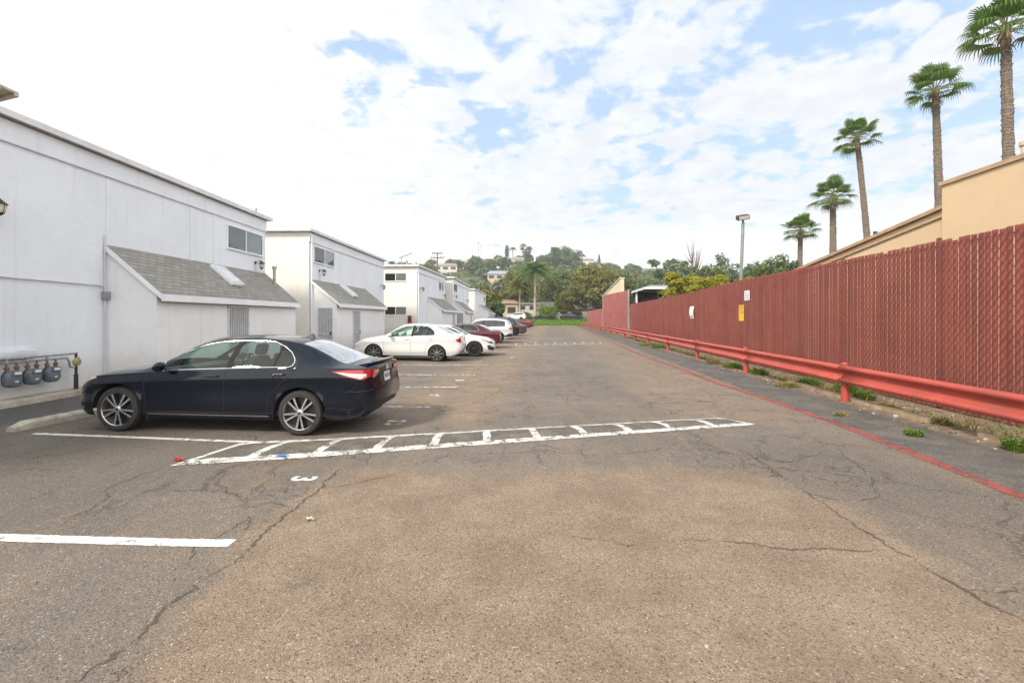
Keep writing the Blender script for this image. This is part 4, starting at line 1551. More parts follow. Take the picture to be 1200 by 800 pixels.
# ------------------------------------------------------------------ fan palms beyond the fence
def fan_palm(label, px, py_crown, dist, crown, seed, lean, trunk_r=.22, dead=0.5):
    rr = random.Random(seed)
    X = (px - 600) / F_PX * dist
    Zt = CAM_H + (HZ - py_crown) * dist / F_PX
    bx = X - lean[0]
    r = thing('palm_tree', label, 'palm tree', (bx, dist - lean[1], 0), 0, 'fan palms beyond the red fence')
    top = Vector((lean[0], lean[1], Zt))
    pts, rs = [], []
    n = 60
    for i in range(n + 1):
        t = i / n
        p = Vector((lean[0] * t ** 1.5, lean[1] * t, Zt * t))
        pts.append(p)
        base = trunk_r * (1.12 - .38 * t)
        rs.append(base * (1 + .03 * math.sin(i * 2.1) + rr.uniform(-.06, .06)))
    m = MB()
    m.tube(pts, rs, 14)
    # stubs of cut leaf bases
    for i in range(130):
        t = 1 - rr.random() ** 1.5 * .55
        p = Vector((lean[0] * t ** 1.5, lean[1] * t, Zt * t))
        a = rr.uniform(0, 6.283)
        q = trunk_r * (1.12 - .38 * t)
        d = Vector((math.cos(a), math.sin(a), 0))
        m.tube([p + d * q * .8, p + d * (q * 1.18) + Vector((0, 0, .12))], [.035, .012], 4, cap=False)
    m.build('trunk', M_PTRUNK, r)
    f = MB()
    s = crown / 3.4
    nf = 26
    for k in range(nf):
        az = k * 2.39996 + rr.uniform(-.35, .35)
        el = R(86) - (k / nf) ** .95 * R(112) + rr.uniform(-.16, .16)
        plen = rr.uniform(.72, 1.12) * s
        out = Vector((math.cos(az) * math.cos(el), math.sin(az) * math.cos(el), math.sin(el)))
        sidev = Vector((-math.sin(az), math.cos(az), 0))
        nrm = sidev.cross(out).normalized()
        if nrm.z < 0:
            nrm = -nrm
        b0 = top + out * .1
        b1 = top + out * plen * .6 - Vector((0, 0, .02 * s))
        b2 = top + out * plen - Vector((0, 0, .09 * s))
        f.tube([b0, b1, b2], [.026 * s, .02 * s, .014 * s], 4, 1, cap=False)
        bl = rr.uniform(.72, .98) * s
        nl = 20
        cup = rr.uniform(.12, .3)
        for j in range(nl):
            u = (j + .5) / nl * 2 - 1
            an = u * R(98)
            d = (out * math.cos(an) + sidev * math.sin(an)).normalized()
            L = bl * (1 - .30 * abs(u) ** 2.2) * rr.uniform(.92, 1.05)
            w = .046 * s
            sd = d.cross(nrm).normalized()
            lift = nrm * cup * abs(u) * .5 * L
            droop = Vector((0, 0, -1))
            p0 = b2
            p1 = b2 + d * L * .55 + lift * .55 - droop * 0 + sd * 0
            p2 = b2 + d * L * .85 + lift * .7 + droop * L * .10
            p3 = b2 + d * L + lift * .6 + droop * L * rr.uniform(.30, .60)
            f.add([p0, p1 - sd * w, p1 + sd * w, p2 - sd * w * .55, p2 + sd * w * .55, p3],
                  [(0, 1, 2), (1, 3, 4, 2), (3, 5, 4)], 0, False)
    # a few short brown hanging leaves
    for k in range(int(14 * dead)):
        a = rr.uniform(0, 6.283)
        d = Vector((math.cos(a), math.sin(a), 0))
        p0 = top + d * trunk_r * .7 - Vector((0, 0, .05))
        for j in range(5):
            e = p0 + d * rr.uniform(.15, .45) * s + Vector((rr.uniform(-.2, .2), rr.uniform(-.2, .2), -rr.uniform(.35, .9) * s))
            sd = Vector((-d.y, d.x, 0)) * .04 * s
            f.add([p0 - sd, p0 + sd, e], [(0, 1, 2)], 2)
    f.build('crown', [L_PALM, mat('palm stalk', (0.16, 0.17, 0.06), 0.5, 0.1), mat('dead palm leaf', (0.24, 0.17, 0.09), 0.9, 0.2)], r, fix=False, sharp=0)
    return r


fan_palm('tallest fan palm at the right picture edge above the tan building vent', 1178, 36, 19.2, 3.25, 1, (-.45, -.25), .21)
fan_palm('second tallest fan palm standing where the tan parapet steps down', 1096, 106, 25.0, 3.0, 2, (-.55, -.3), .20)
fan_palm('strongly leaning fan palm in the middle of the row of five', 1004, 162, 33.0, 3.15, 3, (-1.35, -.4), .21)
fan_palm('short thick fan palm above the low end of the tan roof', 976, 231, 38.0, 3.7, 4, (-.12, -.2), .27)
fan_palm('smallest fan palm beyond the dark shrubs near the lamp pole', 938, 271, 46.0, 3.9, 5, (.0, -.2), .27)


# ------------------------------------------------------------------ leafy trees
def leaf_cloud(mb, centre, radii, n, size, rr, mi=0, shell=.55, flat=.25):
    for _ in range(n):
        while True:
            v = Vector((rr.gauss(0, 1), rr.gauss(0, 1), rr.gauss(0, 1)))
            if v.length > 1e-3:
                break
        v.normalize()
        rad = (shell + (1 - shell) * rr.random()) if rr.random() < .8 else rr.random()
        p = Vector((centre[0] + v.x * radii[0] * rad, centre[1] + v.y * radii[1] * rad, centre[2] + v.z * radii[2] * rad))
        nr = (v + Vector((rr.uniform(-1, 1), rr.uniform(-1, 1), rr.uniform(-.6, 1.1)))).normalized()
        a = nr.cross(Vector((rr.uniform(-1, 1), rr.uniform(-1, 1), rr.uniform(-1, 1)))).normalized()
        b = nr.cross(a)
        s = size * rr.uniform(.6, 1.3)
        mb.add([p - a * s, p + b * s * .55 + nr * s * .15, p + a * s, p - b * s * .55 + nr * s * .1], [(0, 1, 2, 3)], mi)


def tree_mesh(kind, seed, h, wd, leafn, size):
    """returns trunk MB and crown MB for a tree h tall and wd wide"""
    rr = random.Random(seed)
    tm, cm_ = MB(), MB()
    th = {'round': .30, 'tall': .22, 'open': .42, 'column': .10, 'bush': .08, 'cone': .08, 'bare': .35}[kind] * h
    tm.tube([(0, 0, -.3), (rr.uniform(-.1, .1), 0, th * .6), (rr.uniform(-.2, .2), rr.uniform(-.2, .2), th * 1.15)], [h * .032, h * .024, h * .016], 8)
    lobes = {'round': 11, 'tall': 12, 'open': 10, 'column': 8, 'bush': 9, 'cone': 9, 'bare': 5}[kind]
    for k in range(lobes):
        a = k * 2.4 + rr.uniform(-.4, .4)
        t = (k + .5) / lobes
        if kind == 'column':
            c = (rr.uniform(-.08, .08) * wd, rr.uniform(-.08, .08) * wd, th + (h - th) * t)
            rad = (wd * .42, wd * .42, (h - th) / lobes * 1.1)
        elif kind == 'cone':
            c = (rr.uniform(-.06, .06) * wd, rr.uniform(-.06, .06) * wd, th + (h - th) * t)
            q = (1.08 - t)
            rad = (wd * .5 * q, wd * .5 * q, (h - th) / lobes * 1.2)
        else:
            z = th + (h - th) * (.18 + .70 * t)
            prof = math.sin(math.pi * min(1, .22 + .72 * t)) ** .7
            if kind == 'open':
                prof = .55 + .5 * t
            q = wd * .32 * prof * rr.uniform(.6, 1.1)
            c = (math.cos(a) * q, math.sin(a) * q, z + rr.uniform(-.04, .04) * h)
            br = wd * rr.uniform(.17, .27) * (.78 if kind == 'open' else 1.05)
            rad = (br, br, br * rr.uniform(.6, .9))
        tm.tube([(0, 0, min(th * .8, c[2] * .8)), (c[0] * .5, c[1] * .5, (th + c[2]) / 2), (c[0], c[1], c[2])], [h * .014, h * .009, h * .003], 5)
        if kind == 'bare':
            for _ in range(9):
                e = Vector((c[0] * 1.5 + rr.uniform(-1, 1) * wd * .18, c[1] * 1.5 + rr.uniform(-1, 1) * wd * .18, c[2] + rr.uniform(.05, .3) * h))
                tm.tube([(c[0] * .6, c[1] * .6, c[2] * .9), e], [h * .006, h * .0015], 4)
            continue
        leaf_cloud(cm_, c, rad, leafn // lobes, size, rr)
        for _ in range(3):
            v = Vector((rr.gauss(0, 1), rr.gauss(0, 1), rr.gauss(.2, .8))).normalized()
            sub = (c[0] + v.x * rad[0], c[1] + v.y * rad[1], c[2] + v.z * rad[2])
            leaf_cloud(cm_, sub, (rad[0] * .42,) * 2 + (rad[2] * .4,), leafn // lobes // 7, size, rr)
    return tm, cm_


PROTO = {}


def tree(name, label, kind, leaf, px, dist, h, wd, base=None, seed=1, leafn=2400, size=.28, group=None, cat='tree', x=None, twin=None):
    X = (px - 600) / F_PX * dist if x is None else x
    z = base if base is not None else (hill_z(X, dist) - .1)
    key = (kind, leaf.name, twin) if twin is not None else None
    if key and key in PROTO:
        src, h0, w0 = PROTO[key]
        return dup(src, (X, dist, z), random.Random(seed * 7 + int(px)).uniform(0, 6.28), label, group, (wd / w0, wd / w0, h / h0))
    r = thing(name, label, cat, (X, dist, z), 0, group)
    tm, cm_ = tree_mesh(kind, seed, h, wd, leafn, size)
    tm.build('trunk', M_BARK, r)
    if cm_.v:
        cm_.build('crown', leaf, r, fix=False, sharp=0)
    if key:
        PROTO[key] = (r, h, wd)
    return r


# named trees at the end of the lot
tree('leafy_tree', 'orange green leafy tree at the end of the white houses', 'round', L_RUST, 573, 84, 6.4, 5.6, 0, 21, 4200, .26)
tree('leafy_tree', 'dark green lower tree tucked beside the farthest white house', 'bush', L_DEEP, 580, 80, 4.4, 4.2, 0, 22, 3000, .22)
tree('leafy_tree', 'big orange green tree behind the street end of the red fence', 'round', L_RUST, 697, 118, 13.0, 15.0, 0.8, 23, 6500, .42)
tree('leafy_tree', 'dark olive tree behind the far corrugated fence', 'round', L_OLIVE, 722, 128, 12.5, 15.0, 0.8, 24, 5200, .42)
tree('leafy_tree', 'yellow green tree rising over the middle of the red fence beside the carport', 'open', L_YEL, 800, 34.5, 4.9, 3.6, 0, 25, 5200, .10)
tree('leafy_tree', 'wide yellow green tree over the red fence left of the lamp pole', 'open', L_YEL, 827, 37.5, 5.2, 4.6, 0, 26, 6000, .11)
tree('leafy_tree', 'small yellow green tree just right of the lamp pole', 'open', L_YEL, 886, 40, 5.2, 2.7, 0, 27, 3600, .11)
tree('leafy_tree', 'slim yellow green tree just left of the lamp pole', 'open', L_YEL, 854, 41, 5.2, 2.2, 0, 28, 3200, .11)
for k, (px_, d_, h_, w_, lf, lab) in enumerate([(905, 52, 8.4, 6.0, L_OLIVE, 'dark olive shrub tree below the smallest fan palm'), (922, 47, 7.3, 4.6, L_DEEP, 'deep green shrub tree right under the smallest fan palm'), (950, 42, 6.6, 4.2, L_OLIVE, 'dark shrub tree where the tan roof meets the fence'),
                                               (890, 60, 8.6, 6.0, L_DEEP, 'deep green tree behind the small yellow green tree')]):
    tree('shrub_tree', lab, 'round', lf, px_, d_, h_, w_, 0, 40 + k, 3000, .17)
tree('leafy_tree', 'grey green tree beyond the carport with the bare branches beside it', 'round', L_BLUE, 795, 90, 12.0, 9, 0, 50, 2600, .32)
tree('leafy_tree', 'open airy tree with separate leaf tufts on the skyline above the carport', 'open', L_DEEP, 780, 140, 19.5, 9.5, 0, 51, 1500, .40)
tree('leafy_tree', 'feathery round tree on the skyline right of the bare branches', 'round', L_OLIVE, 829, 95, 12.4, 8, 0, 52, 2800, .32)
tree('leafy_tree', 'tall narrow grey tree on the skyline left of the lamp pole', 'column', L_BLUE, 846, 120, 17.0, 3.6, 0, 53, 900, .4)
tree('leafy_tree', 'rounded grey green tree low on the skyline beside the lamp pole', 'round', L_BLUE, 853, 112, 14.2, 7.5, 0, 54, 1800, .35)
tree('bare_tree', 'bare leafless tree against the sky above the yellow green tree', 'bare', L_BLUE, 815, 92, 14.8, 6.5, 0, 55)
# street end
tree('leafy_tree', 'bright green rounded shrub in front of the parked street cars', 'bush', L_WEED, 643, 112, 3.2, 5.6, 1.1, 60, 1800, .2)
tree('leafy_tree', 'bushy green tree right of the tall feather palm', 'round', L_OLIVE, 652, 150, 15, 14, 1.4, 61, 3200, .45)
tree('leafy_tree', 'pale green bushy tree behind the low dark roofed house', 'round', L_BLUE, 672, 170, 15, 14, 1.6, 62, 3000, .5)
tree('leafy_tree', 'leafy yellow tinged tree left of the tall feather palm', 'round', L_RUST, 607, 138, 14.5, 9, 1.3, 63, 3000, .42)
tree('leafy_tree', 'dark rounded big tree crowning the hill right of the palms', 'round', L_DEEP, 658, 320, 17.5, 27, 29.0, 64, 5200, .75)
tree('leafy_tree', 'brownish bushy tree behind the street end of the red fence', 'round', L_RUST, 676, 150, 11, 13, 1.3, 66, 3000, .45)
tree('leafy_tree', 'deep green clipped tree beside the small beige house', 'round', L_DEEP, 592, 150, 7.5, 6, 1.4, 67, 1500, .4)
tree('leafy_tree', 'yellow green tree before the red fence end on the far street', 'round', L_YEL, 664, 124, 7.0, 6.5, 1.1, 68, 2000, .3)


# ------------------------------------------------------------------ feather palms at the street end
def feather_palm(name, label, px, dist, h, spread, seed, leaf=L_PALM, nf=44, base=None, pale=True):
    rr = random.Random(seed)
    X = (px - 600) / F_PX * dist
    z = base if base is not None else hill_z(X, dist)
    r = thing(name, label, 'palm tree', (X, dist, z))
    m = MB()
    m.tube([(0, 0, -.2), (0, 0, h * .5), (.05, 0, h)], [h * .03 + .08, h * .022 + .06, h * .018 + .05], 12)
    m.build('trunk', mat('pale palm trunk', (0.34, 0.29, 0.22), 0.9, 0.2, 2, 0.4, 10) if pale else M_PTRUNK, r)
    f = MB()
    top = Vector((.05, 0, h))
    for k in range(nf):
        az = k * 2.39996
        el = R(80) - (k / nf) * R(85)
        L = spread * rr.uniform(.42, .56)
        pts = []
        for i in range(9):
            t = i / 8
            rad = math.cos(el) * L * t + .12 * L * t
            zz_ = math.sin(el) * L * t - L * .62 * t * t
            pts.append(top + Vector((math.cos(az) * rad, math.sin(az) * rad, zz_)))
        f.tube(pts, [.05 * (1 - .8 * i / 8) for i in range(9)], 4, cap=False)
        side_ = Vector((-math.sin(az), math.cos(az), 0))
        for i in range(1, 26):
            t = i / 26 * 7.99
            i0 = int(t)
            p = pts[i0].lerp(pts[i0 + 1], t - i0)
            d = (pts[i0 + 1] - pts[i0]).normalized()
            ll = L * .26 * math.sin(math.pi * min(1, .15 + i / 30))
            for sgn in (1, -1):
                e = p + side_ * sgn * ll * .75 + d * ll * .45 + Vector((0, 0, -ll * rr.uniform(.25, .6)))
                f.add([p - d * .085, p + d * .085, e], [(0, 1, 2)])
    f.build('crown', leaf, r, fix=False, sharp=0)
    return r


feather_palm('palm_tree', 'tall feather palm with pale trunk rising at the street end of the lot', 627, 116, 11.6, 13.5, 71, base=1.1)
feather_palm('palm_tree', 'smaller feather palm with hanging fronds left of the tall feather palm', 609, 118, 8.0, 9.5, 72, L_RUST, base=1.1)

# skyline palms on the hill
for k, (px_, ycr, d_, lab) in enumerate([(683, 300, 420, 'lone fan palm on the hill crest left of the pale house'), (716, 311, 430, 'small fan palm silhouette on the skyline above the tall corrugated fence'), (749, 314, 430, 'round headed palm silhouette on the skyline above the carport'),
                                         (601, 292, 400, 'palm with tufted head on the hill crest beside the column tree'), (613, 288, 400, 'tall skyline palm with a small head on the hill crest'), (620, 291, 400, 'leaning skyline palm on the hill crest above the feather palm'), (459, 309, 300, 'small palm head showing over the roof of the house behind the white sedan'), (876, 316, 260, 'small palm head on the skyline right of the lamp pole')]):
    X = (px_ - 600) / F_PX * d_
    zb = hill_z(X, d_)
    zt = CAM_H + (HZ - ycr) * d_ / F_PX
    feather_palm('palm_tree', lab, px_, d_, max(3, zt - zb), 7.5 if k < 3 else 9, 80 + k, L_DEEP, 22, pale=False)

# ------------------------------------------------------------------ hillside trees
rr = random.Random(77)
LF = [(L_OLIVE, 'olive'), (L_DEEP, 'deep green'), (L_BLUE, 'grey green'), (L_RUST, 'brownish')]
DESC = {'olive': 'olive green rounded tree among the many on the far hillside', 'deep green': 'deep green rounded tree among the many on the far hillside', 'grey green': 'grey green rounded tree among the many on the far hillside', 'brownish': 'brownish rounded tree among the many on the far hillside'}
HOUSES = [(597, 335, 190, 14), (573, 309, 400, 30), (598, 312, 385, 22), (641, 340, 170, 12), (689, 310, 400, 26), (556, 309, 410, 22), (617, 342, 165, 10), (532, 313, 400, 26), (765, 318, 400, 20)]
spots = []
tries = 0
while len(spots) < 260 and tries < 8000:
    tries += 1
    d_ = 150 + 300 * rr.random() ** .8
    px_ = rr.uniform(455, 960)
    X = (px_ - 600) / F_PX * d_
    if any(abs(px_ - hx) < hw * F_PX / hd * .62 and d_ < hd + 6 and d_ > hd - 40 for hx, hy, hd, hw in HOUSES):
        continue
    if any((X - a) ** 2 + (d_ - b) ** 2 < 60 for a, b in spots):
        continue
    spots.append((X, d_))
for k, (X, d_) in enumerate(spots):
    lf, nm = LF[rr.choices((0, 1, 2, 3), (4, 3, 3, 2))[0]]
    s = rr.uniform(.6, 1.3)
    tree('hillside_tree', DESC[nm], 'round', lf, 600, d_, 7.5 * s * rr.uniform(.8, 1.15), 9.5 * s, None, k % 2, 760, .75, 'trees on the far hillside', 'tree', X, k % 2)
for k, (px_, d_, h_, w_, kd, lf, lab) in enumerate([(554, 415, 13, 4.5, 'cone', L_DEEP, 'dark pointed conifer on the hill crest'), (594, 400, 17, 4, 'column', L_BLUE, 'tall column shaped tree on the hill crest'), (702, 400, 12, 5, 'cone', L_DEEP, 'dark blunt conifer on the hill right of the pale house'), (587, 395, 9, 6, 'open', L_OLIVE, 'thin airy tree beside the column shaped tree on the hill crest'), (617, 398, 15, 9, 'open', L_OLIVE, 'open branched tree on the hill crest above the feather palm')]):
    tree('hillside_tree', lab, kd, lf, px_, d_, h_, w_, None, 90 + k, 900, .55)
# low scrub of the slope
sb = MB()
for _ in range(9000):
    d_ = 140 + 300 * rr.random()
    px_ = rr.uniform(440, 980)
    X = (px_ - 600) / F_PX * d_
    z = hill_z(X, d_)
    n0 = mnoise.noise(Vector((X * .05, d_ * .05, 1)))
    if n0 < -.1:
        continue
    s = rr.uniform(.5, 1.4)
    for _2 in range(3):
        p = Vector((X + rr.uniform(-1, 1), d_ + rr.uniform(-1, 1), z + s * rr.uniform(.2, .9)))
        a = Vector((rr.uniform(-1, 1), rr.uniform(-1, 1), rr.uniform(-1, 1))).normalized() * s
        b = Vector((rr.uniform(-1, 1), rr.uniform(-1, 1), rr.uniform(-1, 1))).normalized() * s
        sb.add([p - a, p + b * .6, p + a, p - b * .6], [(0, 1, 2, 3)], 0)
struct(sb.build('scrub', L_OLIVE, sharp=0, fix=False), 'stuff')

# ------------------------------------------------------------------ lawn strip on the bank at the street end
gm = MB()
for _ in range(5200):
    x = rr.uniform(-1, 17.5)
    y = rr.uniform(104.3, 107.6)
    z = hill_z(x, y)
    h_ = rr.uniform(.15, .32)
    a = rr.uniform(0, 6.28)
    w_ = rr.uniform(.05, .1)
    gm.add([(x - math.cos(a) * w_, y - math.sin(a) * w_, z - .03), (x + math.cos(a) * w_, y + math.sin(a) * w_, z - .03), (x + rr.uniform(-.1, .1), y + rr.uniform(-.1, .1), z + h_)], [(0, 1, 2)])
struct(gm.build('lawn_grass', leaf_mat('bright lawn blades', (0.07, 0.13, 0.012), (0.15, 0.26, 0.022), transl=0.4), sharp=0, fix=False), 'stuff')
lw = MB()
vs, fs = [], []
for j in range(12):
    for i in range(31):
        x, y = -2 + 20.5 * i / 30, 104.2 + 3.6 * j / 11
        vs.append((x, y, max(0.012, hill_z(x, y) + .03)))
fs = [(j * 31 + i, j * 31 + i + 1, (j + 1) * 31 + i + 1, (j + 1) * 31 + i) for j in range(11) for i in range(30)]
lw.add(vs, fs, 0, True)
struct(lw.build('lawn', mat('lawn turf', (0.10, 0.175, 0.022), 0.95, 0.3, 1.5), sharp=0))
st_ = MB()
st_.add([(-60, 107.7, STREET_Z + .03), (90, 107.7, STREET_Z + .03), (90, 122, STREET_Z + .03), (-60, 122, STREET_Z + .03)], [(0, 1, 2, 3)])
struct(st_.build('street', mat('street asphalt', (0.13, 0.125, 0.12), 0.9, 0.15, .6)))


# ------------------------------------------------------------------ weeds at the fence foot
def weed(label, px, py, h, w_, n, seed, leaf, cat='weed', xy=None):
    rr = random.Random(seed)
    x, y, z = P(px, py) if xy is None else (*xy, 0)
    m = MB()
    for k in range(n):
        a = rr.uniform(0, 6.283)
        rad = w_ * rr.random() ** .7
        bx, by = math.cos(a) * rad * .6, math.sin(a) * rad * .6
        hh = h * rr.uniform(.35, 1.0) * (1.1 - .6 * rad / w_)
        tip = Vector((bx + math.cos(a) * hh * .55, by + math.sin(a) * hh * .55, hh))
        mid = Vector((bx + math.cos(a) * hh * .2, by + math.sin(a) * hh * .2, hh * .6))
        sd = Vector((-math.sin(a), math.cos(a), 0)) * rr.uniform(.004, .011)
        b = Vector((bx, by, 0))
        m.add([b - sd * .5, b + sd * .5, mid + sd, mid - sd, tip], [(0, 1, 2, 3), (3, 2, 4)])
        for q in range(3):
            t = rr.uniform(.3, 1)
            p = b.lerp(tip, t)
            d1 = Vector((rr.uniform(-1, 1), rr.uniform(-1, 1), rr.uniform(-.2, .7))).normalized() * rr.uniform(.015, .045)
            d2 = d1.cross(Vector((rr.uniform(-1, 1), rr.uniform(-1, 1), 1))).normalized() * d1.length * .4
            m.add([p, p + d1 * .5 + d2, p + d1, p + d1 * .5 - d2], [(0, 1, 2, 3)])
    o = m.build('weed_clump', leaf, None, (x, y, z), sharp=0, fix=False)
    return tag(o, label, cat, 'weeds along the fence foot')


weed('bright green weed clump at the lower right picture edge by the edging', 1189, 528, .26, .16, 150, 1, L_WEED)
weed('low yellowish weed clump on the asphalt edge before the concrete edging', 1071, 510, .12, .17, 120, 2, L_WEED)
weed('tall green weed clump just right of the nearest guardrail post', 1012, 468, .28, .30, 260, 3, L_WEED)
weed('dark green weed clump behind the nearest guardrail post', 990, 459, .30, .35, 260, 4, L_WEED)
weed('spreading green weeds left of the nearest guardrail post', 948, 452, .30, .5, 320, 5, L_WEED)
weed('yellowing low weeds below the spreading green weeds', 925, 453, .14, .5, 240, 6, L_DRYW)
weed('green weeds at the foot of the second guardrail post', 890, 439, .28, .42, 240, 7, L_WEED)
weed('bright green weeds left of the second guardrail post', 858, 431, .26, .5, 260, 8, L_WEED)
weed('yellow green weeds before the third guardrail post', 835, 426, .2, .4, 180, 9, L_DRYW)
weed('low green weeds between two middle guardrail posts', 772, 408, .35, .7, 260, 10, L_WEED)
weed('yellow green weeds further along the guardrail', 757, 405, .3, .7, 220, 11, L_DRYW)
weed('dry low weed tuft beyond the red line near the edging', 1040, 478, .10, .35, 160, 12, L_DRYW)
weed('dry tuft between the red line and the nearest post', 985, 487, .06, .16, 70, 13, L_DRYW)
weed('small dry tuft by the broken concrete edging', 1105, 497, .10, .25, 110, 14, L_DRYW)

# ------------------------------------------------------------------ cars
def car_paint(name, col, metal=0.0, rough=0.32, dirt=0.14, coat=.6, spec=.3):
    m, t, bs, out = new_mat(name)
    c = t.n('ShaderNodeTexCoord').outputs['Object']
    X, Y, Z = t.xyz(c)
    dust = t.noise(c, 4, 6, 0.7)
    cc = t.mix(t.ss(dust, 0.45, 0.8, 0, dirt * .4), col, (0.25, 0.22, 0.18))
    low = t.ss(t.m('ADD', Z, t.m('MULTIPLY', t.m('SUBTRACT', dust, .5), .3)), .25, .62, dirt, 0)
    cc = t.mix(low, cc, (0.20, 0.17, 0.13))
    t.put(bs.inputs['Base Color'], cc)
    bs.inputs['Metallic'].default_value = metal
    t.put(bs.inputs['Roughness'], t.lin(dust, .3, .8, rough, rough + .15))
    bs.inputs['Coat Weight'].default_value = coat
    bs.inputs['Specular IOR Level'].default_value = spec
    bs.inputs['Coat Roughness'].default_value = 0.04
    return m


M_TYRE = mat('tyre rubber', (0.022, 0.021, 0.021), 0.85, 0.25, 9, 0.2, 60)
M_SILV = mat('machined alloy', (0.46, 0.46, 0.47), 0.28, 0.08, 9, metal=0.85)
M_RIMD = mat('dark alloy', (0.035, 0.035, 0.038), 0.4, 0.15, 9, metal=0.4)
M_RIMG = mat('grey alloy', (0.16, 0.16, 0.165), 0.35, 0.15, 9, metal=0.6)
M_CHROME = mat('chrome strip', (0.72, 0.73, 0.74), 0.12, 0.03, 5, metal=1.0)
M_BPLAST = mat('black plastic', (0.016, 0.016, 0.017), 0.45, 0.2, 6)
M_UNDER = mat('underbody black', (0.010, 0.010, 0.010), 0.9, 0.2)
M_CGLASS = glass_mat('car glass green tint', (0.68, 0.86, 0.78), 1.5, 0.0)
M_CGLASSD = glass_mat('dark car glass', (0.10, 0.115, 0.115), 1.6, 0.04)
M_CGLASSR = glass_mat('car windscreen glass', (0.30, 0.36, 0.34), 1.6, 0.5)
M_CGLASSF = glass_mat('front windscreen glass', (0.62, 0.78, 0.70), 1.5, 0.03)
M_CGLASSM = glass_mat('privacy car glass', (0.46, 0.56, 0.52), 1.5, 0.01)
M_PILLAR = mat('matt black pillar', (0.012, 0.011, 0.011), 0.7, 0.1, 5, spec=0.2)
M_SEAT = mat('dark grey seat cloth', (0.055, 0.055, 0.06), 0.9, 0.2, 12)
M_TAILR = mat('red tail lamp', (0.42, 0.012, 0.018), 0.12, 0.12, 18, coat=1.0)
M_TAILW = mat('clear tail lamp', (0.62, 0.55, 0.54), 0.12, 0.12, 18, coat=1.0)
M_HEADL = mat('headlamp lens', (0.52, 0.54, 0.55), 0.10, 0.2, 20, coat=1.0)
M_AMBER = mat('amber lamp', (0.62, 0.33, 0.16), 0.15, 0.1, 10, coat=1.0)
M_PLATE = mat('white number plate', (0.68, 0.69, 0.70), 0.4, 0.05)
M_PLATEB = mat('blue plate print', (0.06, 0.09, 0.22), 0.4, 0.05)


def hermite(pts, x):
    n = len(pts)
    if x <= pts[0][0]:
        return pts[0][1]
    if x >= pts[-1][0]:
        return pts[-1][1]
    for i in range(n - 1):
        if x <= pts[i + 1][0]:
            x0, y0 = pts[i]
            x1, y1 = pts[i + 1]
            h = x1 - x0
            d = (y1 - y0) / h

            def slope(a, b, c_):
                d0 = (b[1] - a[1]) / (b[0] - a[0])
                d1 = (c_[1] - b[1]) / (c_[0] - b[0])
                if d0 * d1 <= 0:
                    return 0.0
                return 2 * d0 * d1 / (d0 + d1)
            m0 = slope(pts[i - 1], pts[i], pts[i + 1]) if i > 0 else d
            m1 = slope(pts[i], pts[i + 1], pts[i + 2]) if i < n - 2 else d
            t = (x - x0) / h
            return ((2 * t ** 3 - 3 * t * t + 1) * y0 + (t ** 3 - 2 * t * t + t) * h * m0 + (-2 * t ** 3 + 3 * t * t) * y1 + (t ** 3 - t * t) * h * m1)


SEDAN = dict(
    L=4.88, W=1.84, fa=0.965, wb=2.824, R=0.335, arch=0.385, sill=0.225,
    top=[(0, .66), (.06, .735), (.25, .815), (.6, .885), (1.0, .945), (1.30, .985), (1.45, 1.05), (1.8, 1.24), (2.15, 1.385), (2.5, 1.435), (2.9, 1.447), (3.3, 1.43), (3.7, 1.365), (4.1, 1.225), (4.42, 1.095), (4.60, 1.068), (4.80, 1.062), (4.88, 1.055)],
    belt=[(0, .60), (.08, .68), (.3, .765), (.7, .835), (1.2, .88), (1.7, .912), (2.6, .948), (3.6, .992), (4.2, 1.01), (4.6, 1.0), (4.80, .99), (4.88, .97)],
    rail=[(0, .63), (.08, .71), (.3, .795), (.7, .86), (1.2, .915), (1.40, .96), (1.65, 1.08), (1.95, 1.24), (2.25, 1.35), (2.6, 1.40), (3.0, 1.41), (3.4, 1.385), (3.75, 1.30), (4.05, 1.175), (4.35, 1.05), (4.6, 1.03), (4.80, 1.022), (4.88, 1.01)],
    hw=[(0, .60), (.03, .68), (.10, .76), (.22, .83), (.45, .885), (.9, .92), (2.0, .915), (3.0, .918), (3.8, .92), (4.3, .900), (4.6, .865), (4.76, .815), (4.84, .755), (4.88, .69)],
    hr=[(0, .50), (.1, .62), (.4, .74), (.9, .79), (1.3, .775), (1.6, .715), (2.0, .635), (2.4, .595), (3.0, .585), (3.6, .58), (4.0, .615), (4.35, .69), (4.6, .70), (4.8, .64), (4.88, .56)],
    ws=(1.38, 2.16), rg=(3.66, 4.43), sg=(1.60, 3.72), wt=[(3.30, 1.348), (3.45, 1.29), (3.58, 1.21), (3.66, 1.125), (3.675, 1.07), (3.655, 1.025), (3.60, 1.004)], doors=(1.40, 2.63, 3.45), bp=(2.665, 2.745), qd=(3.36, 3.43), rear_prof=[(.2, .16), (.34, .09), (.48, .01), (.6, .0), (.72, .03), (.84, .055), (.95, .05), (1.03, .015), (1.07, .0)],
    front_prof=[(.2, .10), (.32, .02), (.45, .0), (.58, .015), (.66, .05), (.72, .11), (.8, .15)])

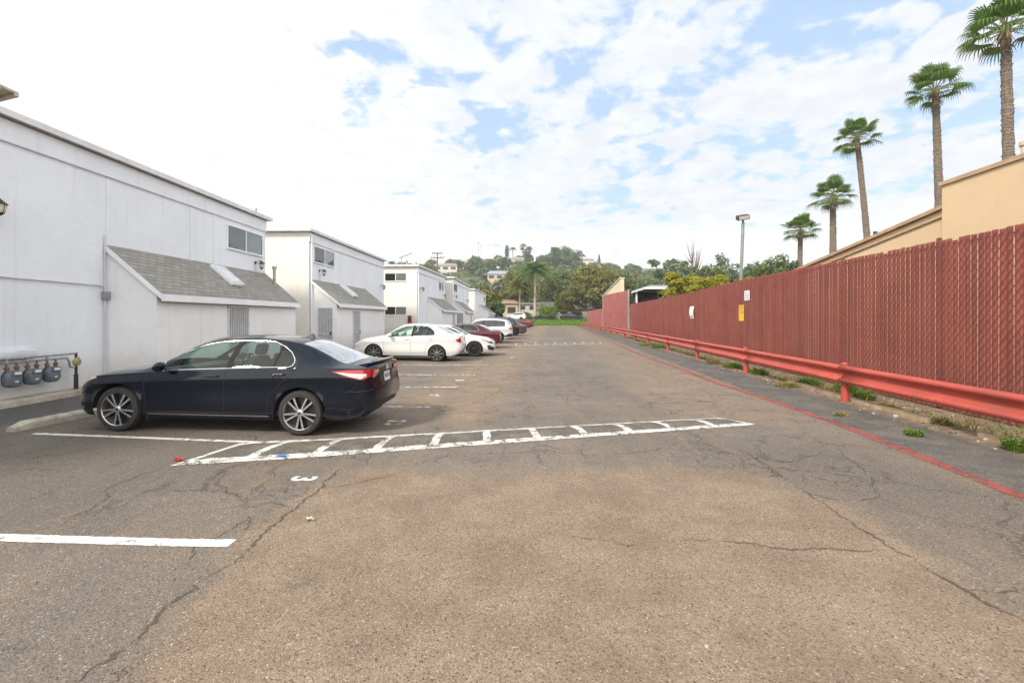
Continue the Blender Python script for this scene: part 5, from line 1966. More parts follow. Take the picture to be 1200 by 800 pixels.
SUVD = dict(
    L=4.60, W=1.86, fa=0.93, wb=2.69, R=0.355, arch=0.42, sill=0.30,
    top=[(0, .78), (.06, .86), (.25, .95), (.6, 1.02), (1.0, 1.07), (1.2, 1.10), (1.35, 1.18), (1.7, 1.42), (2.0, 1.59), (2.4, 1.675), (2.9, 1.70), (3.5, 1.68), (4.0, 1.63), (4.22, 1.56), (4.40, 1.36), (4.52, 1.15), (4.57, 1.02), (4.60, .95)],
    belt=[(0, .72), (.08, .80), (.3, .90), (.7, .96), (1.2, 1.01), (1.7, 1.04), (2.6, 1.07), (3.6, 1.11), (4.2, 1.12), (4.45, 1.08), (4.55, 1.0), (4.60, .90)],
    rail=[(0, .75), (.08, .83), (.3, .925), (.7, .985), (1.1, 1.03), (1.3, 1.07), (1.55, 1.2), (1.85, 1.40), (2.15, 1.53), (2.5, 1.59), (3.0, 1.61), (3.5, 1.59), (3.95, 1.54), (4.18, 1.44), (4.38, 1.25), (4.5, 1.10), (4.57, 1.01), (4.60, .93)],
    hw=[(0, .64), (.03, .72), (.10, .79), (.22, .85), (.45, .90), (.9, .925), (2.0, .92), (3.0, .925), (3.8, .92), (4.2, .89), (4.42, .84), (4.54, .78), (4.60, .70)],
    hr=[(0, .54), (.1, .65), (.4, .76), (.9, .80), (1.2, .785), (1.6, .71), (2.0, .66), (2.6, .635), (3.4, .63), (4.0, .63), (4.3, .66), (4.5, .68), (4.60, .60)],
    ws=(1.28, 2.02), rg=(4.14, 4.44), sg=(1.58, 4.10), doors=(1.35, 2.5, 3.30), bp=(2.55, 2.66), qd=(3.42, 3.50), rear_prof=[(.2, .14), (.4, .05), (.55, .0), (.7, .0), (.9, .02), (1.1, .0)],
    front_prof=[(.2, .10), (.38, .02), (.55, .0), (.7, .02), (.85, .08)])


def short_nose(S, cut):
    """the same shell with a shorter front overhang"""
    def f(x):
        return x * (.45 - cut) / .45 if x < .45 else x - cut
    q = dict(S)
    for k in ('top', 'belt', 'rail', 'hw', 'hr'):
        q[k] = [(f(a), b) for a, b in S[k]]
    for k in ('ws', 'rg', 'sg', 'doors', 'bp', 'qd'):
        q[k] = tuple(f(a) for a in S[k])
    q['wt'] = [(f(a), b) for a, b in S['wt']]
    q['L'], q['fa'] = S['L'] - cut, S['fa'] - cut
    return q


def car(label, spec, paint, loc, rz, sx=1.0, sy=1.0, sz=1.0, rim='alloy', group=None, detail=2, glass=None, features=(), seat=None, cat='car', roll=0.0, wheel_scale=1.0):
    S = spec
    L = S['L'] * sx
    fa, wb = S['fa'] * sx, S['wb'] * sx
    ra = fa + wb
    RW = S['R'] * wheel_scale
    AR = S['arch'] * wheel_scale

    def A(key, x):
        f = {'top': sz, 'belt': sz, 'rail': sz, 'hw': sy, 'hr': sy}[key]
        return hermite(S[key], x / sx) * f
    root = thing('parked_car', label, cat, loc, rz, group)
    root.rotation_euler = (0, roll, rz)
    ox = -L / 2
    # stations
    xs = set()
    nst = 96 if detail >= 2 else 64
    for i in range(nst + 1):
        t = i / nst
        xs.add(round(L * t, 4))
    for e in (.012, .03, .055, .085, .12):
        xs.add(round(e * sx, 4))
        xs.add(round(L - e * sx, 4))
    for q in list(S['ws']) + list(S['rg']) + list(S['sg']) + list(S['doors']):
        xs.add(round(q * sx, 4))
    for cx in (fa, ra):
        for k in range(25):
            a = math.pi * k / 24
            xs.add(round(cx + AR * math.cos(a), 4))
        xs.add(round(cx - AR - .004, 4))
        xs.add(round(cx + AR + .004, 4))
    xs = sorted(xs)
    xx = [xs[0]]
    for x in xs[1:]:
        if x - xx[-1] > .0025:
            xx.append(x)
    xs = xx
    side = [0, .10, .22, .36, .5, .64, .76, .86, .94, 1.0]
    green = [.05, .35, .65, .92, 1.0]
    topr = [.085, .28, .52, .76, 1.0]
    nr = len(side) + len(green) + len(topr)
    sill = S['sill']

    def section(x):
        zb = sill + .06 * max(0, 1 - x / (.3 * sx)) ** 2 + .10 * max(0, 1 - (L - x) / (.55 * sx)) ** 1.5
        for cx in (fa, ra):
            d = abs(x - cx)
            if d < AR:
                zb = max(zb, RW + math.sqrt(AR * AR - d * d))
        be, ral, tp, w_, wr = A('belt', x), A('rail', x), A('top', x), A('hw', x), A('hr', x)
        zb = min(zb, be - .02)
        ral = max(ral, be + .012)
        tp = max(tp, ral + .004)
        rows = []

        def ysec(z):
            zn = (z - sill) / max(.2, be - sill)
            y = w_ * (.962 + .038 * math.sin(math.pi * max(0, min(1, zn * .92 + .02))))
            # character crease below the belt and tucked sill
            y += .020 * math.exp(-((zn - .82) / .075) ** 2) - .016 * math.exp(-((zn - .55) / .17) ** 2)
            if z < sill + .10:
                y -= (sill + .10 - z) * .30
            return y
        # flared lip round the wheel openings
        fl = 0
        for cx in (fa, ra):
            d = abs(x - cx)
            if d < AR + .05:
                fl = max(fl, .012 * smooth((AR + .05 - d) / .12))
        for f in side:
            z = zb + (be - zb) * f
            rows.append([x, ysec(z) + fl * (1 - f) ** 2, z])
        yb = rows[-1][1] - .006
        for g in green:
            z = be + (ral - be) * g
            y = yb + (wr - yb) * g ** 1.08 + .018 * math.sin(math.pi * g) * min(1, (ral - be) / .3)
            rows.append([x, y, z])
        wsb = smooth((x - (S['ws'][0] - .25) * sx) / (.3 * sx)) * (1 - smooth((x - S['ws'][1] * sx) / (.35 * sx)))
        rgb = smooth((x - (S['rg'][0] - .3) * sx) / (.35 * sx)) * (1 - smooth((x - S['rg'][1] * sx) / (.25 * sx)))
        for h in topr:
            z = ral + (tp - ral) * (1 - (1 - h) ** 2.2)
            rows.append([x - .11 * h * wsb + .07 * h * rgb, wr * (1 - h), z])
        # bow the ends in profile and plan
        wf = max(0, 1 - x / (.45 * sx)) ** 1.3
        wk = max(0, 1 - (L - x) / (.50 * sx)) ** 1.3
        for r in rows:
            zz_ = r[2] / sz
            if wf:
                r[0] += wf * hermite(S['front_prof'], zz_)
            if wk:
                r[0] -= wk * hermite(S['rear_prof'], zz_)
        return rows
    secs = [section(x) for x in xs]
    # vertex ids: side s (0 right y<0, 1 left y>0)
    V = []
    idx = {}
    for i, sec in enumerate(secs):
        for j, r in enumerate(sec):
            for s in (0, 1):
                if j == nr - 1 and s == 1:
                    idx[i, j, 1] = idx[i, j, 0]
                    continue
                idx[i, j, s] = len(V)
                V.append((r[0] + ox, (-1 if s == 0 else 1) * r[1], r[2]))
    ns, ng = len(side), len(green)
    G = {'body': [], 'windscreen': [], 'rear_window': [], 'side_window0': [], 'side_window1': [], 'side_window2': [], 'side_window3': [], 'door0': [], 'door1': [], 'door2': [], 'door3': []}
    d0, d1, d2 = [q * sx for q in S['doors']]
    for i in range(len(xs) - 1):
        xm = (xs[i] + xs[i + 1]) / 2
        for j in range(nr - 1):
            key = 'body'
            if ns <= j < ns + 3 and S['sg'][0] * sx < xm < S['sg'][1] * sx:
                key = 'W'
            elif j >= ns + ng and S['ws'][0] * sx < xm < S['ws'][1] * sx:
                key = 'windscreen'
            elif j >= ns + ng and S['rg'][0] * sx < xm < S['rg'][1] * sx:
                key = 'rear_window'
            elif j < ns - 1 and d0 < xm < d2:
                key = 'D'
            for s in (0, 1):
                f = (idx[i, j, s], idx[i + 1, j, s], idx[i + 1, j + 1, s], idx[i, j + 1, s])
                if s == 1:
                    f = f[::-1]
                k = key
                if key == 'W':
                    k = 'side_window%d' % (s * 2 + (xm > S['bp'][0] * sx + .06))
                elif key == 'D':
                    k = 'door%d' % (s * 2 + (xm > d1))
                G[k].append(f)
    for i, rev in ((0, False), (len(xs) - 1, True)):
        for j in range(nr - 1):
            f = (idx[i, j, 0], idx[i, j + 1, 0], idx[i, j + 1, 1], idx[i, j, 1])
            f = tuple(dict.fromkeys(f))
            G['body'].append(f if not rev else f[::-1])

    allf = [f for g in G.values() for f in g]
    bvh = BVHTree.FromPolygons([Vector(v) for v in V], allf)

    def sub(faces):
        used = {}
        vs, fs = [], []
        for f in faces:
            nf = []
            for v in f:
                if v not in used:
                    used[v] = len(vs)
                    vs.append(V[v])
                nf.append(used[v])
            fs.append(nf)
        m = MB()
        m.add(vs, fs, 0, True)
        return m
    body = sub(G['body']).build('body', paint, root, sharp=32, fix=False)
    gl = glass or M_CGLASS
    doors = []
    for k in range(4):
        d_ = sub(G['door%d' % k]).build('door', paint, root, sharp=32, fix=False)
        doors.append(d_)
    for k in range(4):
        sub(G['side_window%d' % k]).build('window', (gl if k % 2 == 0 or glass else M_CGLASSM) if detail > 1 else (glass or M_CGLASSD), doors[k], sharp=0, fix=False)
    sub(G['windscreen']).build('windscreen', M_CGLASSF if detail > 1 else M_CGLASSD, root, sharp=0, fix=False)
    sub(G['rear_window']).build('rear_window', M_CGLASSR if detail > 1 else M_CGLASSD, root, sharp=0, fix=False)

    # ---- projecting flat outlines onto the shell
    def cast(u, v, mode, off):
        if mode in ('r', 'l'):
            sgn = -1 if mode == 'r' else 1
            o, d = Vector((u + ox, sgn * 3, v)), Vector((0, -sgn, 0))
        elif mode == 'back':
            o, d = Vector((4, u, v)), Vector((-1, 0, 0))
        else:
            o, d = Vector((-4, u, v)), Vector((1, 0, 0))
        h = bvh.ray_cast(o, d)
        if h[0] is None:
            return None
        n_ = h[1]
        if n_.dot(d) > 0:
            n_ = -n_
        return h[0] + n_ * off

    def decal(name, poly, mode, mt, off=.004, parent=None, step=.03):
        pts = []
        for i in range(len(poly)):
            a, b = poly[i], poly[(i + 1) % len(poly)]
            n = max(1, int(math.hypot(b[0] - a[0], b[1] - a[1]) / step))
            pts += [(a[0] + (b[0] - a[0]) * k / n, a[1] + (b[1] - a[1]) * k / n) for k in range(n)]
        nb = len(pts)
        u0, u1 = min(p[0] for p in pts), max(p[0] for p in pts)
        v0, v1 = min(p[1] for p in pts), max(p[1] for p in pts)
        u = u0 + step / 2
        while u < u1:
            v = v0 + step / 2
            while v < v1:
                pts.append((u, v))
                v += step
            u += step
        r = delaunay_2d_cdt([Vector(p) for p in pts], [], [list(range(nb))], 1, 1e-5)
        vs3, ok = [], []
        for p in r[0]:
            q = cast(p.x, p.y, mode, off)
            ok.append(q is not None)
            vs3.append(q if q is not None else Vector((0, 0, 0)))
        fs = [f for f in r[2] if all(ok[i] for i in f)]
        use = {v: k for k, v in enumerate(sorted({i for f in fs for i in f}))}
        m = MB()
        m.add([vs3[i] for i in use], [[use[i] for i in f] for f in fs], 0, True)
        return m.build(name, mt, parent or root, sharp=0)

    def strip(name, pts, wd, mode, mt, off=.003, parent=None):
        vs, fs = [], []
        path = []
        for a, b in zip(pts[:-1], pts[1:]):
            n = max(1, int(math.hypot(b[0] - a[0], b[1] - a[1]) / .03))
            path += [(a[0] + (b[0] - a[0]) * k / n, a[1] + (b[1] - a[1]) * k / n) for k in range(n)]
        path.append(pts[-1])
        for i, p in enumerate(path):
            q0, q1 = path[max(0, i - 1)], path[min(len(path) - 1, i + 1)]
            tx, ty = q1[0] - q0[0], q1[1] - q0[1]
            l = math.hypot(tx, ty) or 1
            row = []
            for s in (-1, 1):
                q = cast(p[0] - ty / l * s * wd / 2, p[1] + tx / l * s * wd / 2, mode, off)
                row.append(q)
            if None in row:
                continue
            vs += row
        for i in range(len(vs) // 2 - 1):
            fs.append((2 * i, 2 * i + 1, 2 * i + 3, 2 * i + 2))
        m = MB()
        m.add(vs, fs, 0, True)
        return m.build(name, mt, parent or root, sharp=0)

    def zz(x, key='belt'):
        return A(key, x)
    # pillars, seams, trim
    sides = ('r', 'l')
    for si, sd in enumerate(sides):
        sg = -1 if sd == 'r' else 1
        b0, b1 = S['bp'][0] * sx, S['bp'][1] * sx
        strip('pillar', [(b0, zz(b0) + .012), (b1, zz(b1, 'rail') - .03)], .085, sd, M_PILLAR, .004, doors[si * 2])
        q0, q1 = S['qd'][0] * sx, S['qd'][1] * sx
        strip('pillar', [(q0, zz(q0) + .012), (q1, zz(q1, 'rail') - .035)], .03, sd, M_PILLAR, .004, doors[si * 2 + 1])
        if detail > 1:
            strip('seam', [(d0 + .02, zz(d0) - .01), (d0 - .015, .75 * sz), (d0, .5 * sz), (d0 + .03, sill + .10)], .007, sd, M_UNDER, .0015, doors[si * 2])
            strip('seam', [(d1 + .02, zz(d1) - .004), (d1 - .01, .7 * sz), (d1, sill + .10)], .007, sd, M_UNDER, .0015, doors[si * 2 + 1])
            strip('seam', [(d2 + .28 * sx, zz(d2)), (d2 + .20 * sx, .90 * sz), (d2 + .03, .76 * sz), (ra - AR - .07, .60 * sz), (ra - AR - .10, .40 * sz), (ra - AR - .12, sill + .10)], .007, sd, M_UNDER, .0015, doors[si * 2 + 1])
            strip('seam', [(d0, sill + .10), (d2 - .10, sill + .10)], .006, sd, M_UNDER, .0015, doors[si * 2])
        if 'wt' in S:
            # painted rear quarter behind the slanting end of the glass
            w_ = [(a * sx, b * sz) for a, b in S['wt']]
            e_ = S['sg'][1] * sx + .02
            decal('quarter_panel', w_ + [(e_, w_[-1][1] - .02), (e_, zz(e_, 'rail') - .015), ((w_[0][0] + e_) / 2, zz((w_[0][0] + e_) / 2, 'rail') - .013), (w_[0][0], zz(w_[0][0], 'rail') - .012)], sd, paint, .0035, body, .025)
        if 'chrome' in features:
            xe = S['wt'][0][0] if 'wt' in S else S['sg'][1]
            xl = S['wt'][-1][0] if 'wt' in S else S['sg'][1]
            ii = [i for i, x in enumerate(xs) if S['sg'][0] * sx - .001 <= x <= xe * sx - .01]
            il = [i for i, x in enumerate(xs) if S['sg'][0] * sx - .001 <= x <= xl * sx - .01]
            up = [Vector(V[idx[i, ns + 3, si]]) for i in ii]
            lo = [Vector(V[idx[i, ns, si]]) for i in il]
            tailc = [cast(a * sx, b * sz, sd, .005) for a, b in S.get('wt', [])]
            loop = up + [p for p in tailc if p] + lo[::-1] + [up[0]]
            m = MB()
            m.tube([p + Vector((0, sg * .004, 0)) for p in loop], .0065, 6)
            m.build('window_trim', M_CHROME, body)
        # handles
        if detail > 1:
            for k, hx in enumerate((d1 - .17, d2 + .02)):
                p = cast(hx, zz(hx) - .085, sd, .0)
                if p:
                    m = MB()
                    m.tube([p + Vector((-.095, 0, -.002)), p + Vector((-.07, sg * .035, 0)), p + Vector((.07, sg * .036, .004)), p + Vector((.095, 0, .002))], .012, 8)
                    m.build('handle', paint, doors[si * 2 + k])
        # mirror
        mx = S['sg'][0] * sx + .10
        p = cast(mx, zz(mx) + .02, sd, 0)
        if p:
            m = MB()
            bm = bmesh.new()
            bmesh.ops.create_uvsphere(bm, u_segments=16, v_segments=10, radius=1)
            for v in bm.verts:
                c = v.co.copy()
                v.co = Vector((p.x + c.x * .075 + .02 * (c.z > 0), p.y + sg * .15 + c.y * .105, p.z + .06 + c.z * .072))
            m.bm(bm, 0, True)
            m.tube([p, p + Vector((0, sg * .09, .035))], .02, 8, 1)
            m.build('mirror', [paint, M_BPLAST], doors[si * 2])
        # side sill strip
        if 'sill' in features:
            strip('sill_trim', [(d0 + .03, sill + .055), (ra - AR - .08, sill + .055)], .022, sd, M_CHROME if 'chrome' in features else M_BPLAST, .006)
        # lamps seen from the side
        for (nm, poly, mt, md) in S.get('lamps', ()):
            pass
    # wheels
    for wi_, (cx, sgy) in enumerate(((fa, -1), (fa, 1), (ra, -1), (ra, 1))):
        hwx = A('hw', cx)
        yc = sgy * (hwx - .125)
        wd = .105
        t_ = MB()
        t_.lathe([(RW * .735, -wd), (RW * .82, -wd - .006), (RW * .93, -wd + .004), (RW * .985, -wd + .03), (RW, -wd * .4), (RW, wd * .4), (RW * .985, wd - .03), (RW * .93, wd), (RW * .735, wd)], 44, 'Y')
        for g_ in (-.045, 0, .045):
            t_.lathe([(RW + .0006, g_ - .004), (RW + .0006, g_ + .004)], 44, 'Y', 1)
        wo = t_.build('wheel', [M_TYRE, M_UNDER], root, (cx + ox, yc, RW), (0, 0, 0 if sgy < 0 else math.pi))
        r_ = MB()
        rr_ = RW * .745
        mats = {'twotone': [M_SILV, M_RIMD], 'cover': [M_RIMG, M_RIMD], 'dark': [M_RIMD, M_RIMD], 'alloy': [M_SILV, M_RIMD]}[rim]
        r_.lathe([(rr_, -wd - .004), (rr_ * 1.01, -wd + .002), (rr_ * .965, -wd + .012), (rr_ * .93, -.02), (rr_ * .93, wd)], 44, 'Y', 0)
        r_.lathe([(0, -.025), (rr_ * .93, -.02)], 30, 'Y', 1)
        ys = -wd + .006
        nsp = {'twotone': 10, 'cover': 8, 'dark': 10, 'alloy': 5}[rim]
        for k in range(nsp):
            a = 2 * math.pi * k / nsp
            if rim == 'twotone':
                a += (.11 if k % 2 else -.11)
            ca, sa = math.cos(a), math.sin(a)
            w0, w1 = {'twotone': (.022, .030), 'cover': (.045, .055), 'dark': (.02, .03), 'alloy': (.045, .06)}[rim]

            def pt(rad, off, y):
                return (ca * rad - sa * off, y, sa * rad + ca * off)
            r0, r1 = rr_ * .16, rr_ * .965
            vs = [pt(r0, -w0 / 2, ys + .004), pt(r0, w0 / 2, ys + .004), pt(r1, w1 / 2, ys + .012), pt(r1, -w1 / 2, ys + .012),
                  pt(r0, -w0 / 2 - .01, ys + .05), pt(r0, w0 / 2 + .01, ys + .05), pt(r1, w1 / 2 + .012, ys + .06), pt(r1, -w1 / 2 - .012, ys + .06)]
            r_.add(vs, [(0, 1, 2, 3)], 0)
            r_.add(vs, [(0, 4, 5, 1), (1, 5, 6, 2), (2, 6, 7, 3), (3, 7, 4, 0)], 1)
        r_.lathe([(0, ys - .006), (rr_ * .13, ys - .005), (rr_ * .2, ys + .004), (rr_ * .2, ys + .05)], 20, 'Y', 0)
        r_.lathe([(0, ys - .008), (rr_ * .09, ys - .0075)], 16, 'Y', 1)
        r_.build('rim', mats, wo)
    # wheel housings, floor, interior
    u = MB()
    for cx in (fa, ra):
        for sg in (-1, 1):
            hwx = A('hw', cx) - .03
            n = 20
            vs = []
            for k in range(n + 1):
                a = math.pi * k / n
                x_, z_ = cx + ox + (AR + .004) * math.cos(a), RW + (AR + .004) * math.sin(a)
                vs += [(x_, sg * hwx, z_), (x_, sg * .45, z_)]
            u.add(vs, [(2 * k, 2 * k + 2, 2 * k + 3, 2 * k + 1) for k in range(n)])
            x0, x1 = cx + ox - AR, cx + ox + AR
            u.add([(x0, sg * .45, sill), (x1, sg * .45, sill), (x1, sg * .45, RW + AR), (x0, sg * .45, RW + AR)], [(0, 1, 2, 3)])
    hwm = A('hw', L / 2) - .10
    u.box(ox + fa + AR + .03, ox + ra - AR - .03, -hwm, hwm, sill - .02, sill + .05)
    u.box(ox + .12 * sx, ox + L - .25 * sx, -.44, .44, sill - .01, sill + .10)
    u.box(ox + ra + AR + .02, ox + L - .22 * sx, -hwm + .1, hwm - .1, sill + .06, sill + .14)
    u.build('underbody', M_UNDER, root)
    ic = seat or M_SEAT
    it = MB()
    be = A('belt', L * .5)
    it.box(ox + S['ws'][0] * sx + .05, ox + S['rg'][1] * sx - .15, -hwm - .02, hwm + .02, sill + .055, sill + .12)
    it.bbox(ox + S['ws'][0] * sx + .1, ox + S['ws'][0] * sx + .52, -A('hr', S['ws'][0] * sx) + .03, A('hr', S['ws'][0] * sx) - .03, be - .25, be - .0, .05)
    it.box(ox + S['rg'][0] * sx + .15, ox + S['rg'][1] * sx - .02, -hwm + .2, hwm - .2, be - .06, be - .02)
    it.build('interior', M_BPLAST, root)
    if detail > 1:
        for sg in (-1, 1):
            s_ = MB()
            s_.bbox(ox + 2.05 * sx, ox + 2.55 * sx, sg * .38 - .25, sg * .38 + .25, .36 * sz, .56 * sz, .06)
            Mx = Matrix.Translation((ox + 2.52 * sx, sg * .38, .52 * sz)) @ Matrix.Rotation(R(14), 4, 'Y')
            s_.bbox(-.07, .07, -.24, .24, 0, .62 * sz, .05, 0, Mx)
            s_.bbox(-.05, .05, -.13, .13, .64 * sz, .82 * sz, .04, 0, Mx)
            s_.build('seat', ic, root)
        s_ = MB()
        s_.bbox(ox + 3.05 * sx, ox + 3.5 * sx, -.66, .66, .36 * sz, .56 * sz, .06)
        Mx = Matrix.Translation((ox + 3.48 * sx, 0, .50 * sz)) @ Matrix.Rotation(R(20), 4, 'Y')
        s_.bbox(-.07, .07, -.66, .66, 0, .55 * sz, .05, 0, Mx)
        for y in (-.42, .42):
            s_.bbox(-.05, .05, y - .12, y + .12, .56 * sz, .70 * sz, .04, 0, Mx)
        s_.build('rear_seat', ic, root)
        st = MB()
        Mx = Matrix.Translation((ox + 1.98 * sx, .38, be - .02)) @ Matrix.Rotation(R(-65), 4, 'Y')
        n = 24
        ring = [Mx @ Vector((math.cos(6.2832 * k / n) * .18, math.sin(6.2832 * k / n) * .18, 0)) for k in range(n + 1)]
        st.tube(ring, .014, 8)
        st.tube([Mx @ Vector((-.17, 0, 0)), Mx @ Vector((.17, 0, 0))], .018, 6)
        st.build('steering_wheel', M_BPLAST, root)
    root['half'] = 0
    del root['half']
    return root, dict(decal=decal, strip=strip, cast=cast, A=A, L=L, ox=ox, fa=fa, ra=ra, AR=AR, sill=sill, body=body, paint=paint, xs=xs)


def mirror_side(c, fn):
    for sd in ('r', 'l'):
        fn(sd)


# ---- the near dark sedan
P_NAVY = car_paint('deep navy metallic', (0.0035, 0.0065, 0.013), 0.1, 0.15, 0.02, .7, .06)
cx_, cy_ = -4.32, 7.96
CUT = .20
SEDAN_N = short_nose(SEDAN, CUT)
car1, c = car('dark navy sedan with two tone spoked wheels parked nearest the lens', SEDAN_N, P_NAVY, (cx_, cy_, gz(cx_)), R(-1.8), .975, rim='twotone', features=('chrome', 'sill'), roll=0.016, group='cars parked along the houses')


def D(name, poly, mode, *a):
    if mode in ('r', 'l'):
        poly = [((x - (CUT - .12)) * .975 if x > 2 else x * .85, z) for x, z in poly]
    return c['decal'](name, poly, mode, *a)


L = c['L']
for sd in ('r', 'l'):
    sg = -1 if sd == 'r' else 1
    tl = D('taillight', [(4.150, .952), (4.380, .975), (4.710, .985), (4.720, .90), (4.620, .838), (4.540, .836), (4.330, .893)], sd, M_TAILR, .006)
    D('lens', [(4.210, .944), (4.460, .925), (4.640, .918), (4.640, .868), (4.560, .850), (4.360, .90)], sd, M_TAILW, .0085, tl)
    D('lens', [(4.500, .968), (4.680, .962), (4.680, .935), (4.500, .942)], sd, M_TAILW, .0085, tl) if False else None
    ys = [(.40, .97), (.70, .985), (.70, .86), (.60, .85), (.40, .915)]
    D('lens', [(sg * a, b) for a, b in ys], 'back', M_TAILR, .006, tl)
    D('lens', [(sg * a, b) for a, b in [(.42, .95), (.60, .955), (.60, .925), (.42, .93)]], 'back', M_TAILW, .009, tl)
    hl = D('headlight', [(.12, .69), (.22, .755), (.44, .815), (.50, .80), (.33, .74), (.19, .675)], sd, M_HEADL, .005)
    D('lens', [(.22, .735), (.44, .805), (.48, .795), (.34, .745), (.23, .70)], sd, M_AMBER, .008, hl)
    c['strip']('bumper_seam', [(.30, .74), (.38, .64), (.44, .56)], .007, sd, M_UNDER, .0015)
    c['strip']('bumper_seam', [(4.340, .885), (4.320, .74), (4.200, .66), (4.120, .60)], .007, sd, M_UNDER, .0015)
    c['strip']('crease', [(4.180, .66), (4.380, .66), (4.620, .70)], .012, sd, M_BPLAST, .002)
    D('corner_vent', [(4.480, .60), (4.660, .64), (4.680, .50), (4.580, .46), (4.540, .52)], sd, P_NAVY, .012)
D('grille', [(-.56, .36), (.56, .36), (.50, .60), (-.50, .60)], 'front', M_BPLAST, .004)
D('grille', [(-.50, .63), (.50, .63), (.48, .68), (-.48, .68)], 'front', M_BPLAST, .004)
D('diffuser', [(-.62, .30), (.62, .30), (.60, .42), (.40, .44), (-.40, .44), (-.60, .42)], 'back', M_BPLAST, .005)
D('plate_recess', [(-.32, .70), (.32, .70), (.36, .90), (-.36, .90)], 'back', M_BPLAST, .004)
pl = D('number_plate', [(-.155, .735), (.155, .735), (.155, .885), (-.155, .885)], 'back', M_PLATE, .012)
for k in range(7):
    u = -.12 + k * .036
    D('plate_print', [(u, .78), (u + .022, .78), (u + .022, .845), (u, .845)], 'back', M_PLATEB, .014, pl)
m = MB()
ring = []
for k in range(25):
    a = 6.2832 * k / 24
    p = c['cast'](.075 * math.cos(a), .965 + .045 * math.sin(a), 'back', .008)
    ring.append(p)
m.tube(ring, .006, 6)
ring = []
for k in range(25):
    a = 6.2832 * k / 24
    p = c['cast'](.034 * math.cos(a), .965 + .043 * math.sin(a), 'back', .008)
    ring.append(p)
m.tube(ring, .005, 6)
m.build('emblem', M_CHROME, car1)
# lip spoiler, fin antenna
m = MB()
pts = []
n = 24
for i in range(n + 1):
    y = -.66 + 1.32 * i / n
    e = abs(y) / .66
    xb = c['ox'] + L - .045 - .10 * e ** 2.6
    z = 1.058 - .022 * e ** 2
    pts.append([(xb - .17, y, z - .004), (xb - .05, y, z + .022), (xb + .02, y, z + .034), (xb + .018, y, z + .018), (xb - .02, y, z - .03)])
vs = [q for r_ in pts for q in r_]
fs = [(i * 5 + k, i * 5 + (k + 1) % 5, (i + 1) * 5 + (k + 1) % 5, (i + 1) * 5 + k) for i in range(n) for k in range(5)]
m.add(vs, fs, 0, True)
m.add(pts[0], [(0, 1, 2, 3, 4)])
m.add(pts[-1], [(4, 3, 2, 1, 0)])
m.build('spoiler', P_NAVY, car1, sharp=50)
m = MB()
fx = c['ox'] + 3.22
m.add([(fx - .10, -.03, 1.395), (fx - .10, .03, 1.395), (fx + .09, -.03, 1.385), (fx + .09, .03, 1.385), (fx + .05, -.006, 1.475), (fx + .05, .006, 1.475), (fx + .08, 0, 1.47)],
      [(0, 1, 5, 4), (0, 4, 2), (1, 3, 5), (4, 6, 2), (5, 3, 6), (4, 5, 6), (2, 6, 3), (0, 2, 3, 1)], 0, False)
m.build('fin_antenna', M_BPLAST, car1)


# ---- the rest of the row
def tails(c, car_, zt=.86, zb=.74, x0=-.32, y0=.50):
    L = c['L']
    for sd in ('r', 'l'):
        sg = -1 if sd == 'r' else 1
        tl = c['decal']('taillight', [(L + x0, (zt + zb) / 2 + .02), (L + x0 * .4, zt), (L - .045, zt - .01), (L - .045, zb + .01), (L + x0 * .5, zb)], sd, M_TAILR, .007)
        c['decal']('lens', [(sg * y0, zb + .02), (sg * .72, zb), (sg * .72, zt), (sg * y0, zt - .01)], 'back', M_TAILR, .007, tl)
    c['decal']('diffuser', [(-.6, .30), (.6, .30), (.6, .40), (-.6, .40)], 'back', M_BPLAST, .005)
    c['decal']('number_plate', [(-.15, .62), (.15, .62), (.15, .76), (-.15, .76)], 'back', M_PLATE, .01)


P_WHITE = car_paint('white car paint', (0.64, 0.64, 0.635), 0.0, 0.3)
GRP = 'cars parked along the houses'
x_, y_ = -4.15, 19.75
car2, c = car('white sedan with grey wheels and its tail to the lane just past the dark sedan', SEDAN, P_WHITE, (x_, y_, gz(x_)), R(-2), .895, .945, 1.025, 'cover', GRP, 2, roll=.012, wheel_scale=.95)
tails(c, car2, .93, .76, -.26, .52)
x_, y_ = -3.1, 22.35
P_WHITE2 = car_paint('pearl white car paint', (0.66, 0.66, 0.66), 0.0, 0.25)
car3, c = car('white sedan parked nose out with black lower intakes beside the maroon sedan', SEDAN, P_WHITE2, (x_, y_, gz(x_)), R(180), .955, 1.0, .985, 'dark', GRP, 2, roll=-.008)
for sd in ('r', 'l'):
    hl = c['decal']('headlight', [(.06, .60), (.18, .70), (.40, .765), (.66, .80), (.62, .765), (.42, .70), (.22, .60)], sd, M_BPLAST, .006)
    c['decal']('lens', [(.20, .69), (.40, .752), (.58, .775), (.42, .73), (.24, .665)], sd, M_HEADL, .008, hl)
    c['decal']('intake', [(.05, .30), (.30, .32), (.36, .50), (.24, .52), (.12, .44), (.05, .44)], sd, M_BPLAST, .006)
c['decal']('grille', [(-.52, .52), (.52, .52), (.56, .64), (-.56, .64)], 'front', M_BPLAST, .006)
c['decal']('grille', [(-.5, .28), (.5, .28), (.46, .42), (-.46, .42)], 'front', M_BPLAST, .006)
tails(c, car3, .93, .85, -.4, .1)

P_MAR = car_paint('maroon car paint', (0.085, 0.012, 0.018), 0.3, 0.3)
x_, y_ = -3.05, 27.7
car4, c = car('maroon sedan between the nose out white sedan and the white SUV', SEDAN, P_MAR, (x_, y_, gz(x_)), R(-2), .98, .99, .98, 'dark', GRP, 2, glass=M_CGLASSD, features=('chrome',), roll=.008)
tails(c, car4, .93, .80, -.25, .45)

